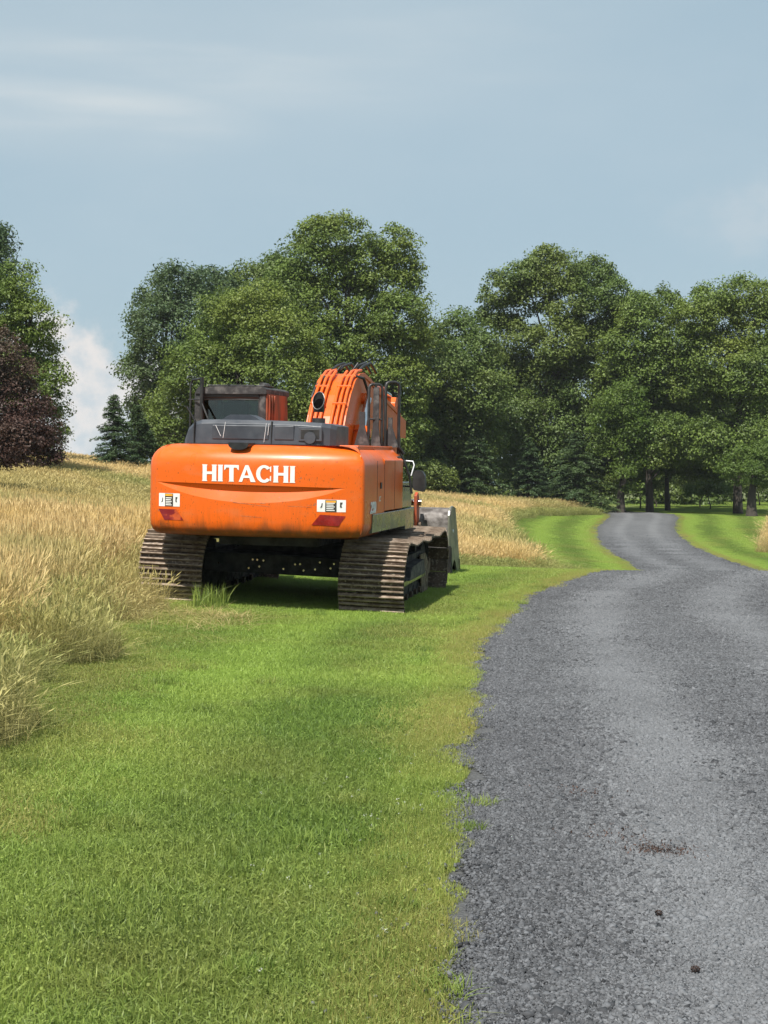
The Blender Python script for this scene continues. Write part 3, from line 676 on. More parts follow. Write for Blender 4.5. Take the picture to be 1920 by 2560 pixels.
def tree(name, label, trunk_px, base_py, d, blobs_px, leaf, seed, dens=1.0, nl=46, lsize=.20, crad=.75, cat='tree', group=None, trunk_r=.28, depth=1.0, droop=.3, flat=.55, limbs=True, crown_name='crown'):
    rs = np.random.default_rng(seed); bx = (trunk_px - 960) / F * d; bz = zg(bx, d)
    root = empty(name, (bx, d, bz)); tag(root, label, cat, group)
    blobs = []
    for bl in blobs_px:
        px, py, r = bl[:3]; dd = bl[3] if len(bl) > 3 else rs.uniform(-.8, .8) * r / F * d * depth
        X, Y, Z = W(px, py, d + dd); blobs.append((X - bx, dd, Z - bz, r / F * d, r / F * d * .88))
    (v, f, a), C = crown_cloud(blobs, rs, dens, nl, lsize, crad, droop, flat)
    link(crown_name, raw_mesh(crown_name, v, f, [leaf], attrs={'rnd': a}), root)
    if trunk_r > 0:
        top = max(b[2] for b in blobs); cx = float(np.mean([b[0] for b in blobs])); t = MB()
        P = [(0, 0, -.15), (rs.normal(0, .05), 0, top * .15), (cx * .25 + rs.normal(0, .15), 0, top * .35), (cx * .6 + rs.normal(0, .2), 0, top * .6), (cx, 0, top * .85)]
        t.tube(P, [trunk_r * 1.35, trunk_r, trunk_r * .85, trunk_r * .55, trunk_r * .15], 'bark', 9)
        if limbs:
            for b in blobs:
                h = max(top * .14, min(b[2] * .6, top * .55)); k = h / (top * .85); p0 = Vector((cx * k, 0, h)); p2 = Vector(b[:3]); p1 = p0.lerp(p2, .5) + Vector((0, 0, .3))
                t.tube([p0, p1, p2], [trunk_r * .30, trunk_r * .16, trunk_r * .04], 'bark', 6)
                for _ in range(4):
                    e = p2 + Vector(rs.normal(size=3)).normalized() * b[3] * .85; t.tube([p1.lerp(p2, rs.random()), e], [trunk_r * .08, .012], 'bark', 4, False)
        t.build('trunk', root)
    return root

tree('broadleaf_tree', 'dark bluish green broadleaf tree at the left end of the central tree group', 400, 1150, 96,
     [(455, 715, 72), (402, 738, 55), (380, 805, 50), (420, 820, 95), (500, 790, 90), (348, 895, 42), (390, 920, 80), (470, 930, 90), (530, 720, 60), (365, 990, 48), (430, 1010, 80), (345, 1030, 30)],
     'leaf_blue', 11, dens=.95, nl=44, lsize=.19, trunk_r=.3)
tree('broadleaf_tree', 'dense rounded mid green tree just behind the excavator cab', 640, 1150, 78,
     [(640, 790, 85), (560, 850, 95), (700, 850, 100), (500, 930, 85), (600, 960, 110), (720, 960, 110), (450, 1020, 75), (420, 1090, 55), (540, 1050, 80), (660, 1060, 90), (780, 1040, 80), (560, 770, 55), (380, 1080, 45)],
     'leaf_mid', 12, dens=1.7, nl=44, lsize=.15, crad=.6, trunk_r=.3)
tree('broadleaf_tree', 'dark tree top showing between the rounded tree and the tallest tree', 650, 1160, 104,
     [(640, 705, 62), (580, 730, 55), (700, 690, 60), (660, 760, 80), (560, 790, 70), (720, 760, 70)], 'leaf_dark', 13, dens=1.0, lsize=.2)
tree('broadleaf_tree', 'tallest tree with twin rounded tops above the boom', 850, 1180, 92,
     [(800, 595, 62), (860, 600, 68), (755, 650, 58), (820, 680, 85), (905, 665, 70), (985, 615, 55), (1000, 670, 50), (960, 720, 75), (720, 720, 60), (780, 770, 85), (880, 780, 95), (1000, 790, 70),
      (820, 880, 95), (940, 890, 100), (1020, 850, 55), (760, 860, 70), (1000, 960, 80), (900, 990, 90), (700, 800, 50), (830, 1060, 80), (980, 1060, 80)],
     'leaf_mid', 14, dens=1.35, nl=46, lsize=.18, crad=.68, trunk_r=.42)
tree('broadleaf_tree', 'lower dark tree filling the dip right of the tallest tree', 1140, 1230, 98,
     [(1140, 830, 60), (1090, 860, 55), (1180, 880, 70), (1110, 940, 85), (1060, 960, 60), (1190, 980, 80), (1120, 1040, 90), (1050, 1060, 60), (1180, 1100, 70), (1080, 1130, 60), (1150, 1170, 60)],
     'leaf_dark', 15, dens=1.2, lsize=.19, trunk_r=.3)
tree('broadleaf_tree', 'large spreading tree with a gap of sky in its crown right of the dip', 1350, 1245, 105,
     [(1365, 655, 48), (1310, 680, 45), (1410, 680, 48), (1255, 725, 48), (1330, 740, 52), (1425, 750, 55), (1240, 785, 38), (1480, 690, 52), (1530, 740, 50), (1490, 790, 70), (1545, 800, 40),
      (1290, 850, 62), (1400, 860, 75), (1500, 880, 85), (1240, 930, 70), (1340, 950, 85), (1450, 980, 95), (1270, 1040, 80), (1380, 1070, 80), (1500, 1080, 80), (1300, 1140, 70), (1400, 1150, 70), (1490, 1160, 60, 3), (1560, 1150, 50, 5)],
     'leaf_dark', 16, dens=1.35, nl=48, lsize=.19, crad=.68, trunk_r=.32)
tree('broadleaf_tree', 'yellowish green tree between the spreading tree and the right-hand wood', 1625, 1245, 102,
     [(1640, 750, 42), (1590, 770, 45), (1670, 770, 42), (1620, 820, 70), (1680, 850, 60), (1570, 870, 70), (1640, 920, 85), (1560, 970, 80), (1620, 1030, 80), (1665, 1080, 55, -3), (1630, 1130, 40, -3), (1700, 1120, 42, -2), (1640, 1110, 60, 3), (1600, 1160, 45, 4), (1690, 1150, 45, 4)],
     'leaf_mid', 17, dens=1.3, lsize=.18, crad=.65, trunk_r=.22)
tree('broadleaf_tree', 'broad tree at the right end of the tree line', 1845, 1235, 100,
     [(1790, 740, 50), (1850, 735, 50), (1905, 745, 48), (1745, 790, 50), (1820, 810, 75), (1900, 820, 75), (1960, 780, 65), (1730, 870, 65), (1800, 910, 85), (1900, 930, 95), (1990, 900, 90), (1740, 960, 70), (1840, 1010, 75), (1960, 1020, 90), (2040, 850, 80), (1780, 1090, 70, 2), (1870, 1090, 70, 3), (1800, 1120, 50, -3), (1760, 1090, 55, -3), (1900, 1080, 60, -3), (1950, 1110, 70, 3), (1740, 1160, 45, 6), (1800, 1160, 45, 6)],
     'leaf_mid', 18, dens=1.3, lsize=.18, crad=.68, trunk_r=.26)
tree('broadleaf_tree', 'tree whose dark slim trunk stands farthest back right of the road bend', 1670, 1240, 108,
     [(1680, 950, 80), (1740, 1020, 75), (1620, 1010, 70), (1690, 1070, 60), (1780, 1080, 60), (1600, 1090, 50), (1715, 1140, 30)], 'leaf_dark', 19, dens=1.25, lsize=.2, trunk_r=.17)
tree('broadleaf_tree', 'tree with light green drooping lower branches beside the road bend', 1553, 1265, 99,
     [(1560, 1000, 60), (1520, 1060, 48), (1590, 1070, 42), (1555, 1120, 40), (1590, 1150, 32), (1560, 1180, 30), (1585, 1215, 20), (1490, 1120, 30)], 'leaf_bright', 20, dens=1.3, nl=34, lsize=.16, crad=.55, trunk_r=.24, limbs=False)
tree('broadleaf_tree', 'small bright green tree with a thick trunk at the right end of the shaded lawn', 1880, 1250, 94,
     [(1860, 1140, 34), (1905, 1130, 40), (1825, 1170, 26), (1880, 1180, 34), (1940, 1160, 45), (1850, 1195, 20), (1915, 1195, 22)], 'leaf_bright', 21, dens=2.6, nl=36, lsize=.13, crad=.42, trunk_r=.30, limbs=False)
# left side
tree('broadleaf_tree', 'tall tree at the left edge of the photo with only its ragged side in view', -90, 1170, 66,
     [(-40, 610, 60), (-10, 660, 45), (-70, 700, 90), (10, 610, 18), (25, 690, 30), (-100, 820, 120), (0, 760, 60), (5, 580, 14)], 'leaf_blue', 22, dens=1.9, nl=44, lsize=.13, crad=.5, trunk_r=.3)
tree('broadleaf_tree', 'green feathery tree behind the purple leaved tree', 30, 1160, 58,
     [(40, 700, 55), (70, 740, 45), (10, 760, 70), (80, 800, 60), (100, 870, 55), (40, 860, 80), (125, 930, 42), (90, 970, 65), (145, 1010, 32), (110, 1060, 55), (150, 1085, 26), (120, 1120, 35), (30, 960, 90), (20, 1060, 90)],
     'leaf_mid', 23, dens=2.6, nl=44, lsize=.11, crad=.42, trunk_r=.28)
tree('purple_beech', 'dark purple leaved tree drooping over the hay field at the left edge', -60, 1200, 46,
     [(0, 880, 60), (-60, 900, 80), (40, 925, 52), (10, 990, 70), (70, 1000, 50), (85, 1060, 55), (120, 1090, 36), (50, 1090, 70), (-20, 1080, 90), (100, 1120, 30), (135, 1135, 16), (30, 1140, 28)],
     'leaf_purple', 24, dens=5.0, nl=46, lsize=.085, crad=.32, trunk_r=.3, droop=.6, limbs=False)
# conifers: whorls of flat, slightly drooping branches
def conifer(name, label, px, base_py, d, top_py, half_px, leaf, seed, lsize=.10, group=None, cat='tree', lean=0):
    rs = np.random.default_rng(seed); bx = (px - 960) / F * d; bz = zg(bx, d); root = empty(name, (bx, d, bz)); tag(root, label, cat, group)
    H = W(px, top_py, d)[2] - bz; hw = half_px / F * d; P, Nn, S_, A = [], [], [], []; t = MB()
    t.tube([(0, 0, -.1), (lean * .5, 0, H * .5), (lean, 0, H)], [.04 * H ** .8, .025 * H ** .8, .01], 'bark', 7)
    z = H * .04
    while z < H * .985:
        k = 1 - z / H; L0 = hw * (k ** .8) * rs.uniform(.8, 1.12); nb = int(6 + 5 * k)
        for j in range(nb):
            a = rs.random() * 6.28; L = L0 * rs.uniform(.6, 1.15) + .1; d2 = np.array([math.cos(a), math.sin(a)]); nn = max(12, int(L * 120 * (.10 / lsize)))
            u = rs.random(nn) ** .7; w = rs.normal(0, .5, nn) * (.12 + .22 * L * (1 - u) * u * 2)
            x = d2[0] * u * L - d2[1] * w; y = d2[1] * u * L + d2[0] * w; zz = z + .12 * L * u - .25 * L * u * u + rs.normal(0, .035, nn)
            P.append(np.stack([x + lean * z / H, y, zz], 1)); Nn.append(norm(np.stack([rs.normal(0, .4, nn), rs.normal(0, .4, nn) - .2, np.ones(nn)], 1))); S_.append(rs.uniform(.6, 1.3, nn) * lsize); A.append(np.full(nn, rs.random()) * .5 + rs.random(nn) * .5)
            if rs.random() < .4: t.tube([(lean * z / H, 0, z), (d2[0] * L * .8, d2[1] * L * .8, z - .08 * L)], [.03, .008], 'bark', 4, False)
        z += H * (.028 + .02 * k) * rs.uniform(.8, 1.2)
    v, f = leaf_cloud(np.vstack(P), np.vstack(Nn), np.concatenate(S_), rs, aspect=.35)
    link('crown', raw_mesh('crown', v, f, [leaf], attrs={'rnd': np.repeat(np.concatenate(A), 4)}), root); t.build('trunk', root); return root
conifer('fir_tree', 'small dark fir standing alone in the gap left of the central trees', 285, 1140, 70, 985, 82, 'leaf_conifer', 31, lsize=.13)
conifer('fir_tree', 'broad low fir between the lone fir and the excavator', 345, 1150, 76, 1010, 75, 'leaf_conifer', 32, lsize=.15)
conifer('spruce_tree', 'wide dark spruce at the foot of the tree line where the hay ends', 1440, 1245, 99, 1075, 135, 'leaf_conifer', 33, lsize=.16)
conifer('spruce_tree', 'spruce growing in front of the lower dark tree beside the mirror', 1190, 1240, 96, 1060, 90, 'leaf_conifer', 34, lsize=.17)
conifer('spruce_tree', 'spruce standing behind the golden hay near the excavator bucket', 1085, 1235, 94, 1080, 75, 'leaf_conifer', 35, lsize=.17)
conifer('spruce_tree', 'spruce between the wide dark spruce and its neighbour to the left', 1320, 1240, 98, 1090, 85, 'leaf_conifer', 36, lsize=.17)
def shrub(label, px, base_py, d, bl, leaf, seed, lsize=.14, dens=2.4):
    return tree('shrub', label, px, base_py, d, bl, leaf, seed, dens=dens, nl=34, lsize=lsize, crad=.42, cat='shrub', trunk_r=.05, limbs=False)
shrub('low bright green shrub on the bank right of the road bend', 1775, 1225, 112, [(1755, 1218, 22), (1790, 1214, 22), (1725, 1222, 16), (1815, 1222, 14)], 'leaf_bright', 41)
shrub('dark shrub in the shade behind the slim trunk', 1640, 1235, 118, [(1620, 1205, 28), (1660, 1200, 28), (1590, 1212, 22)], 'leaf_mid', 42)
shrub('shrub under the broad tree at the right', 1900, 1225, 120, [(1860, 1200, 30), (1910, 1195, 34), (1960, 1200, 30)], 'leaf_dark', 43)
shrub('dark shrub at the left foot of the central trees by the fir', 400, 1155, 82, [(390, 1110, 40), (440, 1100, 45), (350, 1120, 28), (480, 1110, 40)], 'leaf_dark', 44)
shrub('mounded shrub behind the hay just right of the excavator', 1040, 1230, 92, [(1020, 1170, 45), (1070, 1185, 40), (1110, 1195, 35)], 'leaf_dark', 45)
shrub('shrub at the tip of the hay field by the shaded lawn', 1500, 1240, 104, [(1490, 1200, 35), (1530, 1205, 30), (1450, 1205, 30)], 'leaf_mid', 46)
shrub('dark shrub between the two trunks right of the road bend', 1600, 1245, 113, [(1600, 1185, 40), (1570, 1205, 34), (1640, 1185, 40), (1620, 1215, 26)], 'leaf_dark', 47)
shrub('leafy shrub left of the slim trunk where the shaded lawn begins', 1500, 1248, 108, [(1480, 1170, 42), (1530, 1180, 38), (1510, 1205, 32)], 'leaf_mid', 48)
shrub('dark shrub between the slim trunk and the small bright tree', 1750, 1240, 116, [(1715, 1180, 42), (1760, 1170, 48), (1800, 1190, 40), (1740, 1205, 34), (1830, 1200, 34)], 'leaf_dark', 49)
# the wood behind reads as one mass
rs = np.random.default_rng(60); bl = []
for x in np.arange(-30, 62, 3.6):
    d = 128 + rs.uniform(-4, 8); px = 960 + x / d * F; 
    if px < 420: continue
    top = np.interp(px, [420, 700, 950, 1100, 1300, 1500, 1700, 2400], [9, 14, 14.5, 10.5, 16, 15, 14, 14]) * rs.uniform(.8, .98)
    z = 0.8
    while z < top - 1.5: bl.append((x + rs.normal(0, .8), d + rs.normal(0, 1.5), z, 2.6, 2.3)); z += 3.0
(v, f, a), C = crown_cloud(bl, rs, .42, 28, .36, 1.2, keep_back=.15)
tag(link('woodland', raw_mesh('woodland', v, f, ['leaf_dark'], attrs={'rnd': a * .8})), 'shaded wood filling the background behind the row of trees', 'woodland', kind='stuff')

# ------------------------------------------------------------------ summer haze: one closed box of pale air round everything
hm = bpy.data.materials.new('haze'); hm.use_nodes = True; hm.node_tree.nodes.remove(hm.node_tree.nodes['Principled BSDF'])
pv = hm.node_tree.nodes.new('ShaderNodeVolumePrincipled'); pv.inputs['Color'].default_value = (0.90, 0.95, 1.0, 1); pv.inputs['Density'].default_value = 0.00017
hm.node_tree.links.new(pv.outputs[0], hm.node_tree.nodes['Material Output'].inputs['Volume']); M['haze'] = hm
hz_ = MB(); hz_.box((-3100, -80, -6), (3100, 5100, 62), 'haze'); tag(hz_.build('haze'), kind='stuff')

# ------------------------------------------------------------------ excavator
TH_U = R(12); UX, UY = -1.095, 22.0
root = empty('excavator', (UX, UY, 0.0), (R(1.0), R(1.2), -TH_U))
tag(root, 'large orange tracked excavator seen from behind on the mown verge', 'excavator')
root.location.z = 0.012
X = Matrix.Identity(4)
# track frame: own heading and position
dth = TH_U - th_t; ox, oy = MU[0] - UX, MU[1] - UY
tl = (ox * math.cos(TH_U) - oy * math.sin(TH_U), ox * math.sin(TH_U) + oy * math.cos(TH_U))
XT = Matrix.Translation((tl[0], tl[1], -.072)) @ Matrix.Rotation(dth, 4, 'Z') @ Matrix.Rotation(R(1.4), 4, 'Y')

# --- undercarriage: path of the shoes
def track_path(n):
    r, yr, yf, zc = .495, -1.70, 1.76, .512
    P = []
    for t in np.linspace(0, 1, 60, endpoint=False): P.append((yr + (yf - yr) * t, .015, 'b'))
    for t in np.linspace(-90, 90, 40, endpoint=False): P.append((yf + r * math.cos(R(t)), zc + r * math.sin(R(t)), 'f'))
    for t in np.linspace(0, 1, 60, endpoint=False):
        sag = -.03 * math.sin(math.pi * t) - .035 * math.sin(math.pi * 3 * t) ** 2; P.append((yf + (yr - yf) * t, zc + r + sag - .01 * t, 't'))
    for t in np.linspace(90, 270, 40, endpoint=False): P.append((yr + r * math.cos(R(t)), zc + r * math.sin(R(t)) - .01, 'r'))
    P = np.array([(a, b) for a, b, _ in P]); Q = np.vstack([P, P[:1]]); s_ = np.concatenate([[0], np.cumsum(np.linalg.norm(np.diff(Q, axis=0), axis=1))])
    u = np.linspace(0, s_[-1], n, endpoint=False); y = np.interp(u, s_, Q[:, 0]); z = np.interp(u, s_, Q[:, 1])
    y2 = np.interp((u + .05) % s_[-1], s_, Q[:, 0]); z2 = np.interp((u + .05) % s_[-1], s_, Q[:, 1]); return y, z, y2 - y, z2 - z, s_[-1] / n
NS = 53; py, pz, ty, tz, pitch = track_path(NS)
shoe = MB(); w = .425
shoe.box((-w, -pitch * .49, -.012), (w, pitch * .47, .006), 'shoe_steel')
for yy, hh in ((-pitch * .36, .046), (0, .034), (pitch * .34, .032)):
    shoe.prism([(yy - .013, -.011), (yy + .013, -.011), (yy + .007, -.012 - hh), (yy - .007, -.012 - hh)], 'x', -w + .003, w - .003, 'grouser_steel')
shoe.prism([(-.02, .0065), (.02, .0065), (.014, .07), (-.014, .07)], 'x', -.11, .11, 'shoe_steel')
SV = np.array(shoe.v); shoe_me = raw_mesh('shoe', SV, shoe.f, shoe.mats, shoe.m, shoe.s)
GAUGE = 1.30
for side in (-1, 1):
    f = MB(XT); cx = side * GAUGE - (.05 if side < 0 else 0)
    f.prism([(-1.75, .30), (-1.45, .20), (1.5, .20), (1.85, .32), (1.8, .62), (1.3, .74), (-1.2, .74), (-1.7, .60)], 'x', cx - .16, cx + .16, 'under_black')
    f.box((cx + side * .16, -1.1, .36), (cx + side * .23, 1.2, .44), 'deck_grey')
    f.prism([(-.9, .45), (.6, .45), (.45, .66), (-.7, .62)], 'x', cx + side * .16, cx + side * .30, 'cab_grey')
    tr = f.build('track', root, .012)
    if side < 0: tr['label'] = 'left track half sunk in the hay grass'
    else: tr['label'] = 'right track on the mown grass'
    for i in range(NS):
        t = Vector((0, ty[i], tz[i])).normalized(); nz = Vector((1, 0, 0)).cross(t)       # z axis points inside the loop
        Rm = Matrix((( 1, 0, 0), (0, t.y, t.z), (0, -t.z, t.y))).transposed().to_4x4()
        Rm = Matrix(((1, 0, 0, 0), (0, t.y, -t.z, 0), (0, t.z, t.y, 0), (0, 0, 0, 1)))
        o = bpy.data.objects.new('shoe', shoe_me); col.objects.link(o); o.parent = tr
        o.matrix_local = XT @ Matrix.Translation((cx + rng.normal(0, .004), py[i], pz[i])) @ Rm @ Matrix.Rotation(rng.normal(0, .012), 4, 'X')
    ch = MB(XT)                                                      # chain links inside the shoes
    for i in range(NS):
        j = (i + 1) % NS; 
        nzv = Vector((0, -tz[i], ty[i])).normalized() * .075
        for e in (-.09, .09): ch.tube([(cx + e, py[i] + nzv.y, pz[i] + nzv.z), (cx + e, py[j] + nzv.y, pz[j] + nzv.z)], .035, 'under_black', 6)
    ch.build('track_chain', tr)
    for k, yy in enumerate(np.linspace(-1.25, 1.3, 7)):
        rl = MB(XT); rl.cyl((cx - .17, yy, .185), (cx + .17, yy, .185), .10, 'under_black'); rl.cyl((cx - .21, yy, .185), (cx + .21, yy, .185), .045, 'shoe_steel'); rl.build('roller', tr)
    for yy in (-.6, .65):
        rl = MB(XT); rl.cyl((cx - .12, yy, .80), (cx + .14, yy, .80), .07, 'under_black'); rl.build('carrier_roller', tr)
    sp_ = MB(XT); pts = []
    for k in range(44):
        a = 2 * math.pi * k / 44; rr = .345 if k % 2 else .385; pts.append((-1.72 + rr * math.cos(a), .46 + rr * math.sin(a)))
    sp_.prism(pts, 'x', cx - .04, cx + .04, 'under_black'); sp_.cyl((cx - .24, -1.72, .46), (cx + .22, -1.72, .46), .24, 'under_black', 20); sp_.build('sprocket', tr)
    idl = MB(XT); idl.cyl((cx - .09, 1.78, .47), (cx + .09, 1.78, .47), .35, 'under_black', 28); idl.cyl((cx - .2, 1.78, .47), (cx + .2, 1.78, .47), .12, 'shoe_steel', 16); idl.build('idler', tr)
    gd = MB(XT); gd.prism([(1.0, .12), (1.62, .12), (1.62, .52), (1.2, .70), (.7, .70)], 'x', cx + side * .19, cx + side * .21, 'shoe_steel'); gd.build('side_guard', tr, .004)
cb = MB(XT)
cb.prism([(-1.15, .50), (1.15, .50), (1.15, .62), (.75, .86), (-.75, .86), (-1.15, .62)], 'y', -.55, .65, 'under_black')
cb.box((-1.15, -1.35, .48), (1.15, -.75, .74), 'under_black'); cb.box((-1.15, .8, .48), (1.15, 1.3, .74), 'under_black')
cb.cyl((0, 0, .84), (0, 0, 1.0), .68, 'under_black', 36)
car = cb.build('undercarriage', root, .02)
for k in range(14):
    b = MB(XT); bx_ = rng.uniform(-1.0, 1.0); zz = rng.uniform(.52, .68); b.cyl((bx_, -1.352, zz), (bx_, -1.364, zz), .014, 'chrome', 6); b.build('bolt', car)
belly = MB(); belly.box((-1.25, -2.35, .985), (1.25, 1.5, 1.06), 'under_black'); belly.box((-.55, -2.4, .86), (.75, -1.1, .99), 'under_black'); belly.box((-1.2, -1.0, .90), (-.6, 1.4, .99), 'under_black')
belly.build('revolving_frame', root, .01)

# --- counterweight
CWH = 1.43; ZB, ZT = .985, 2.135
def rear_y(x): return -2.93 + .14 * (abs(x) / 1.3) ** 2.4
ox_ = []                                                             # plan outline, left front to right front, with outward normals
for t in np.linspace(0, 1, 5, endpoint=False): ox_.append((-CWH, -1.56 - .86 * t))
for t in np.linspace(0, 90, 9, endpoint=False): ox_.append((-CWH + .17 - .17 * math.cos(R(t)), -2.42 - .35 * math.sin(R(t))))
xs = np.linspace(-CWH + .17, CWH - .055, 61)
for x_ in xs: ox_.append((x_, min(rear_y(x_), rear_y(x_)) + .0))
for t in np.linspace(0, 90, 9)[1:]: ox_.append((CWH - .055 + .055 * math.sin(R(t)), -2.70 - .065 * math.cos(R(t))))
for t in np.linspace(0, 1, 6)[1:]: ox_.append((CWH, -2.70 + 1.14 * t))
OP = np.array(ox_); T_ = norm(np.gradient(OP, axis=0)); ON = np.stack([T_[:, 1], -T_[:, 0]], 1)
XA, XB_ = -1.24, 1.19
def cres(x):
    """crescent groove on the rear face: top line, fold, lower curve"""
    t = (x - XA) / (XB_ - XA)
    if t <= 0 or t >= 1: return None
    zt = 1.655 - .035 * t; b = (4 * t * (1 - t)) ** .85; return zt, zt - .088 * b, zt - .222 * b, .048 * b
prof_low = [(.34, ZB), (.16, ZB + .002), (.085, ZB + .022), (.035, ZB + .062), (.008, ZB + .125), (0, ZB + .20), (0, 1.30), (0, 1.38)]
prof_up = [(0, 1.70), (.0, 1.76), (.0, 1.84), (.004, 1.90), (.016, 1.955), (.042, 2.005), (.085, 2.055), (.14, 2.095), (.21, 2.122), (.30, ZT), (.42, ZT + .006)]
rows = []
for p, n in zip(OP, ON):
    c = cres(p[0]) if p[1] < -2.6 else None; L_ = [(i, z) for i, z in prof_low]
    if c: L_ += [(0, c[2] - .006), (0.0, c[2]), (c[3] * .5, (c[2] + c[1]) / 2), (c[3], c[1]), (c[3] * .96, c[1] + .004), (0.004, c[0] - .004), (0, c[0])]
    else:
        t_ = 0 if p[0] < 0 else 1; zz = 1.655 - .035 * t_; L_ += [(0, zz)] * 7
        L_ = L_[:8] + [(0, zz - .03 + .004 * k) for k in range(7)]
    L_ += prof_up
    rows.append([(p[0] - n[0] * i, p[1] - n[1] * i, z) for i, z in L_])
nr_ = len(rows[0]); cv = [q for r_ in rows for q in r_]; cf = []; csm = []
for i in range(len(rows) - 1):
    for j in range(nr_ - 1): cf.append((i * nr_ + j, (i + 1) * nr_ + j, (i + 1) * nr_ + j + 1, i * nr_ + j + 1)); csm.append(j)
cw = MB(); b0 = 0
cw.add(cv, cf, 'orange_paint', True)
n_ = len(rows); cw.add([r_[-1] for r_ in rows], [tuple(range(n_))[::-1][::-1]], 'orange_paint'); cw.add([r_[0] for r_ in rows], [tuple(range(n_))[::-1]], 'orange_paint')
cwo = cw.build('counterweight', root)
me = cwo.data
# keep the groove's folds crisp
sm = np.array([p.use_smooth for p in me.polygons]); k = 0
for q, j in enumerate(csm):
    if 8 <= j <= 14: sm[q] = False
me.polygons.foreach_set('use_smooth', sm)
def on_rear(x, z, off=.004): return (x, rear_y(x) - off, z)
def decal(name, polys, m, z0=0, parent=cwo, off=.004, label=None, thick=.0):
    d_ = MB()
    for poly in polys:
        # cut into columns so the print follows the curved face
        xs_ = [p[0] for p in poly]; d_.add([on_rear(x, z, off) for x, z in poly], [tuple(range(len(poly)))], m)
    o = d_.build(name, parent)
    me_ = o.data
    for p in me_.polygons:
        if p.normal.y > 0: p.flip()
    if label: o['label'] = label
    return o
# letters: wide bold roman capitals with small flares, drawn on a 0..1 grid
def st(x0, x1, y0=0, y1=1): return [(x0, y0), (x1, y0), (x1, y1), (x0, y1)]
def serif(x0, x1, s=.03, h=.07):
    return [[(x0 - s, 0), (x1 + s, 0), (x1 + s, h * .6), (x1, h), (x0, h), (x0 - s, h * .6)], [(x0 - s, 1), (x0 - s, 1 - h * .6), (x0, 1 - h), (x1, 1 - h), (x1 + s, 1 - h * .6), (x1 + s, 1)]]
def carc(cx, cz, rx, rz, tx_, tz_, a0, a1, n=14):
    out = []
    for k in range(n):
        a, b = R(a0 + (a1 - a0) * k / n), R(a0 + (a1 - a0) * (k + 1) / n)
        out.append([(cx + rx * math.cos(a), cz + rz * math.sin(a)), (cx + (rx - tx_) * math.cos(a), cz + (rz - tz_) * math.sin(a)), (cx + (rx - tx_) * math.cos(b), cz + (rz - tz_) * math.sin(b)), (cx + rx * math.cos(b), cz + rz * math.sin(b))])
    return out
G = {'H': (.92, [st(.0, .28, .06, .94), st(.64, .92, .06, .94), st(.28, .64, .42, .58)] + serif(.0, .28) + serif(.64, .92)),
     'I': (.28, [st(0, .28, .06, .94)] + serif(0, .28)),
     'T': (.92, [st(.32, .60, .06, .8), st(-.02, .94, .84, 1.0), [(-.02, .84), (-.02, .68), (.06, .74), (.12, .84)], [(.94, .84), (.80, .84), (.86, .74), (.94, .68)], [(.28, 0), (.64, 0), (.60, .07), (.32, .07)], [(.32, .8), (.6, .8), (.6, .84), (.32, .84)]]),
     'A': (1.10, [[(.0, 0), (.22, 0), (.60, .98), (.42, 1)], [(.42, 1), (.62, 1), (1.10, 0), (.78, 0)], st(.26, .82, .24, .38)]),
     'C': (1.0, carc(.52, .5, .52, .53, .27, .17, 42, 318) + [[(.90, .62), (.97, .62), (.97, .98), (.88, .90)], [(.90, .38), (.97, .38), (.97, .06), (.88, .12)]])}
word = 'HITACHI'; gap = .13; tot = sum(G[c][0] for c in word) + gap * 4 + .02 * 2; XL, XR, ZL, ZH = -.605, .585, 1.675, 1.882
sx_ = (XR - XL) / tot; cxp = XL; hgt_ = ZH - ZL
for i, ch_ in enumerate(word):
    wdt, polys = G[ch_]; P2 = []
    for po in polys: P2.append([(cxp + x * sx_, ZL + .012 * (1 - (cxp - XL)) * 0 + z * hgt_ - .0) for x, z in po])
    decal('letter', P2, 'white_print', off=.005)
    cxp += (wdt + (gap if (word[i:i + 2] not in ('TA', 'AC')) else .02)) * sx_
# swarm of stickers and reflectors on the rear
def quad(x0, x1, z0, z1, sh=0, dz=0): return [(x0, z0), (x1, z0 - dz), (x1 + sh, z1 - dz), (x0 + sh, z1)]
for (x0, x1, z0, z1) in ((-1.21, -.915, 1.345, 1.510), (.865, 1.215, 1.325, 1.475)):
    stk = decal('warning_sticker', [quad(x0, x1, z0, z1)], 'white_print', off=.004, label='white sticker with a striped black and yellow panel')
    w_ = x1 - x0; decal('sticker_panel', [quad(x0 + w_ * .29, x0 + w_ * .68, z0 + .004, z1 - .004)], 'ink', parent=stk, off=.006)
    decal('sticker_band', [quad(x0 + w_ * .31, x0 + w_ * .66, z1 - .035, z1 - .010)], 'decal_yellow', parent=stk, off=.008)
    for k in range(5): decal('sticker_line', [quad(x0 + w_ * .33, x0 + w_ * (.62 - .04 * (k % 2)), z0 + .014 + .022 * k, z0 + .025 + .022 * k)], 'white_print', parent=stk, off=.008)
    decal('sticker_mark', [[(x0 + w_ * .10, z0 + .05), (x0 + w_ * .18, z0 + .06), (x0 + w_ * .20, z0 + .11), (x0 + w_ * .17, z0 + .11), (x0 + w_ * .15, z0 + .07)], [(x0 + w_ * .80, z0 + .06), (x0 + w_ * .88, z0 + .06), (x0 + w_ * .84, z0 + .085), (x0 + w_ * .90, z0 + .12), (x0 + w_ * .80, z0 + .12)]], 'ink', parent=stk, off=.008)
decal('reflector', [[(-1.215, 1.310), (-.955, 1.310), (-.86, 1.175), (-1.13, 1.175)]], 'reflector_worn', off=.005, label='worn peeling red reflector patch')
decal('reflector', [[(.905, 1.290), (1.215, 1.275), (1.13, 1.150), (.80, 1.160)]], 'reflector_red', off=.005, label='bright red slanted reflector')
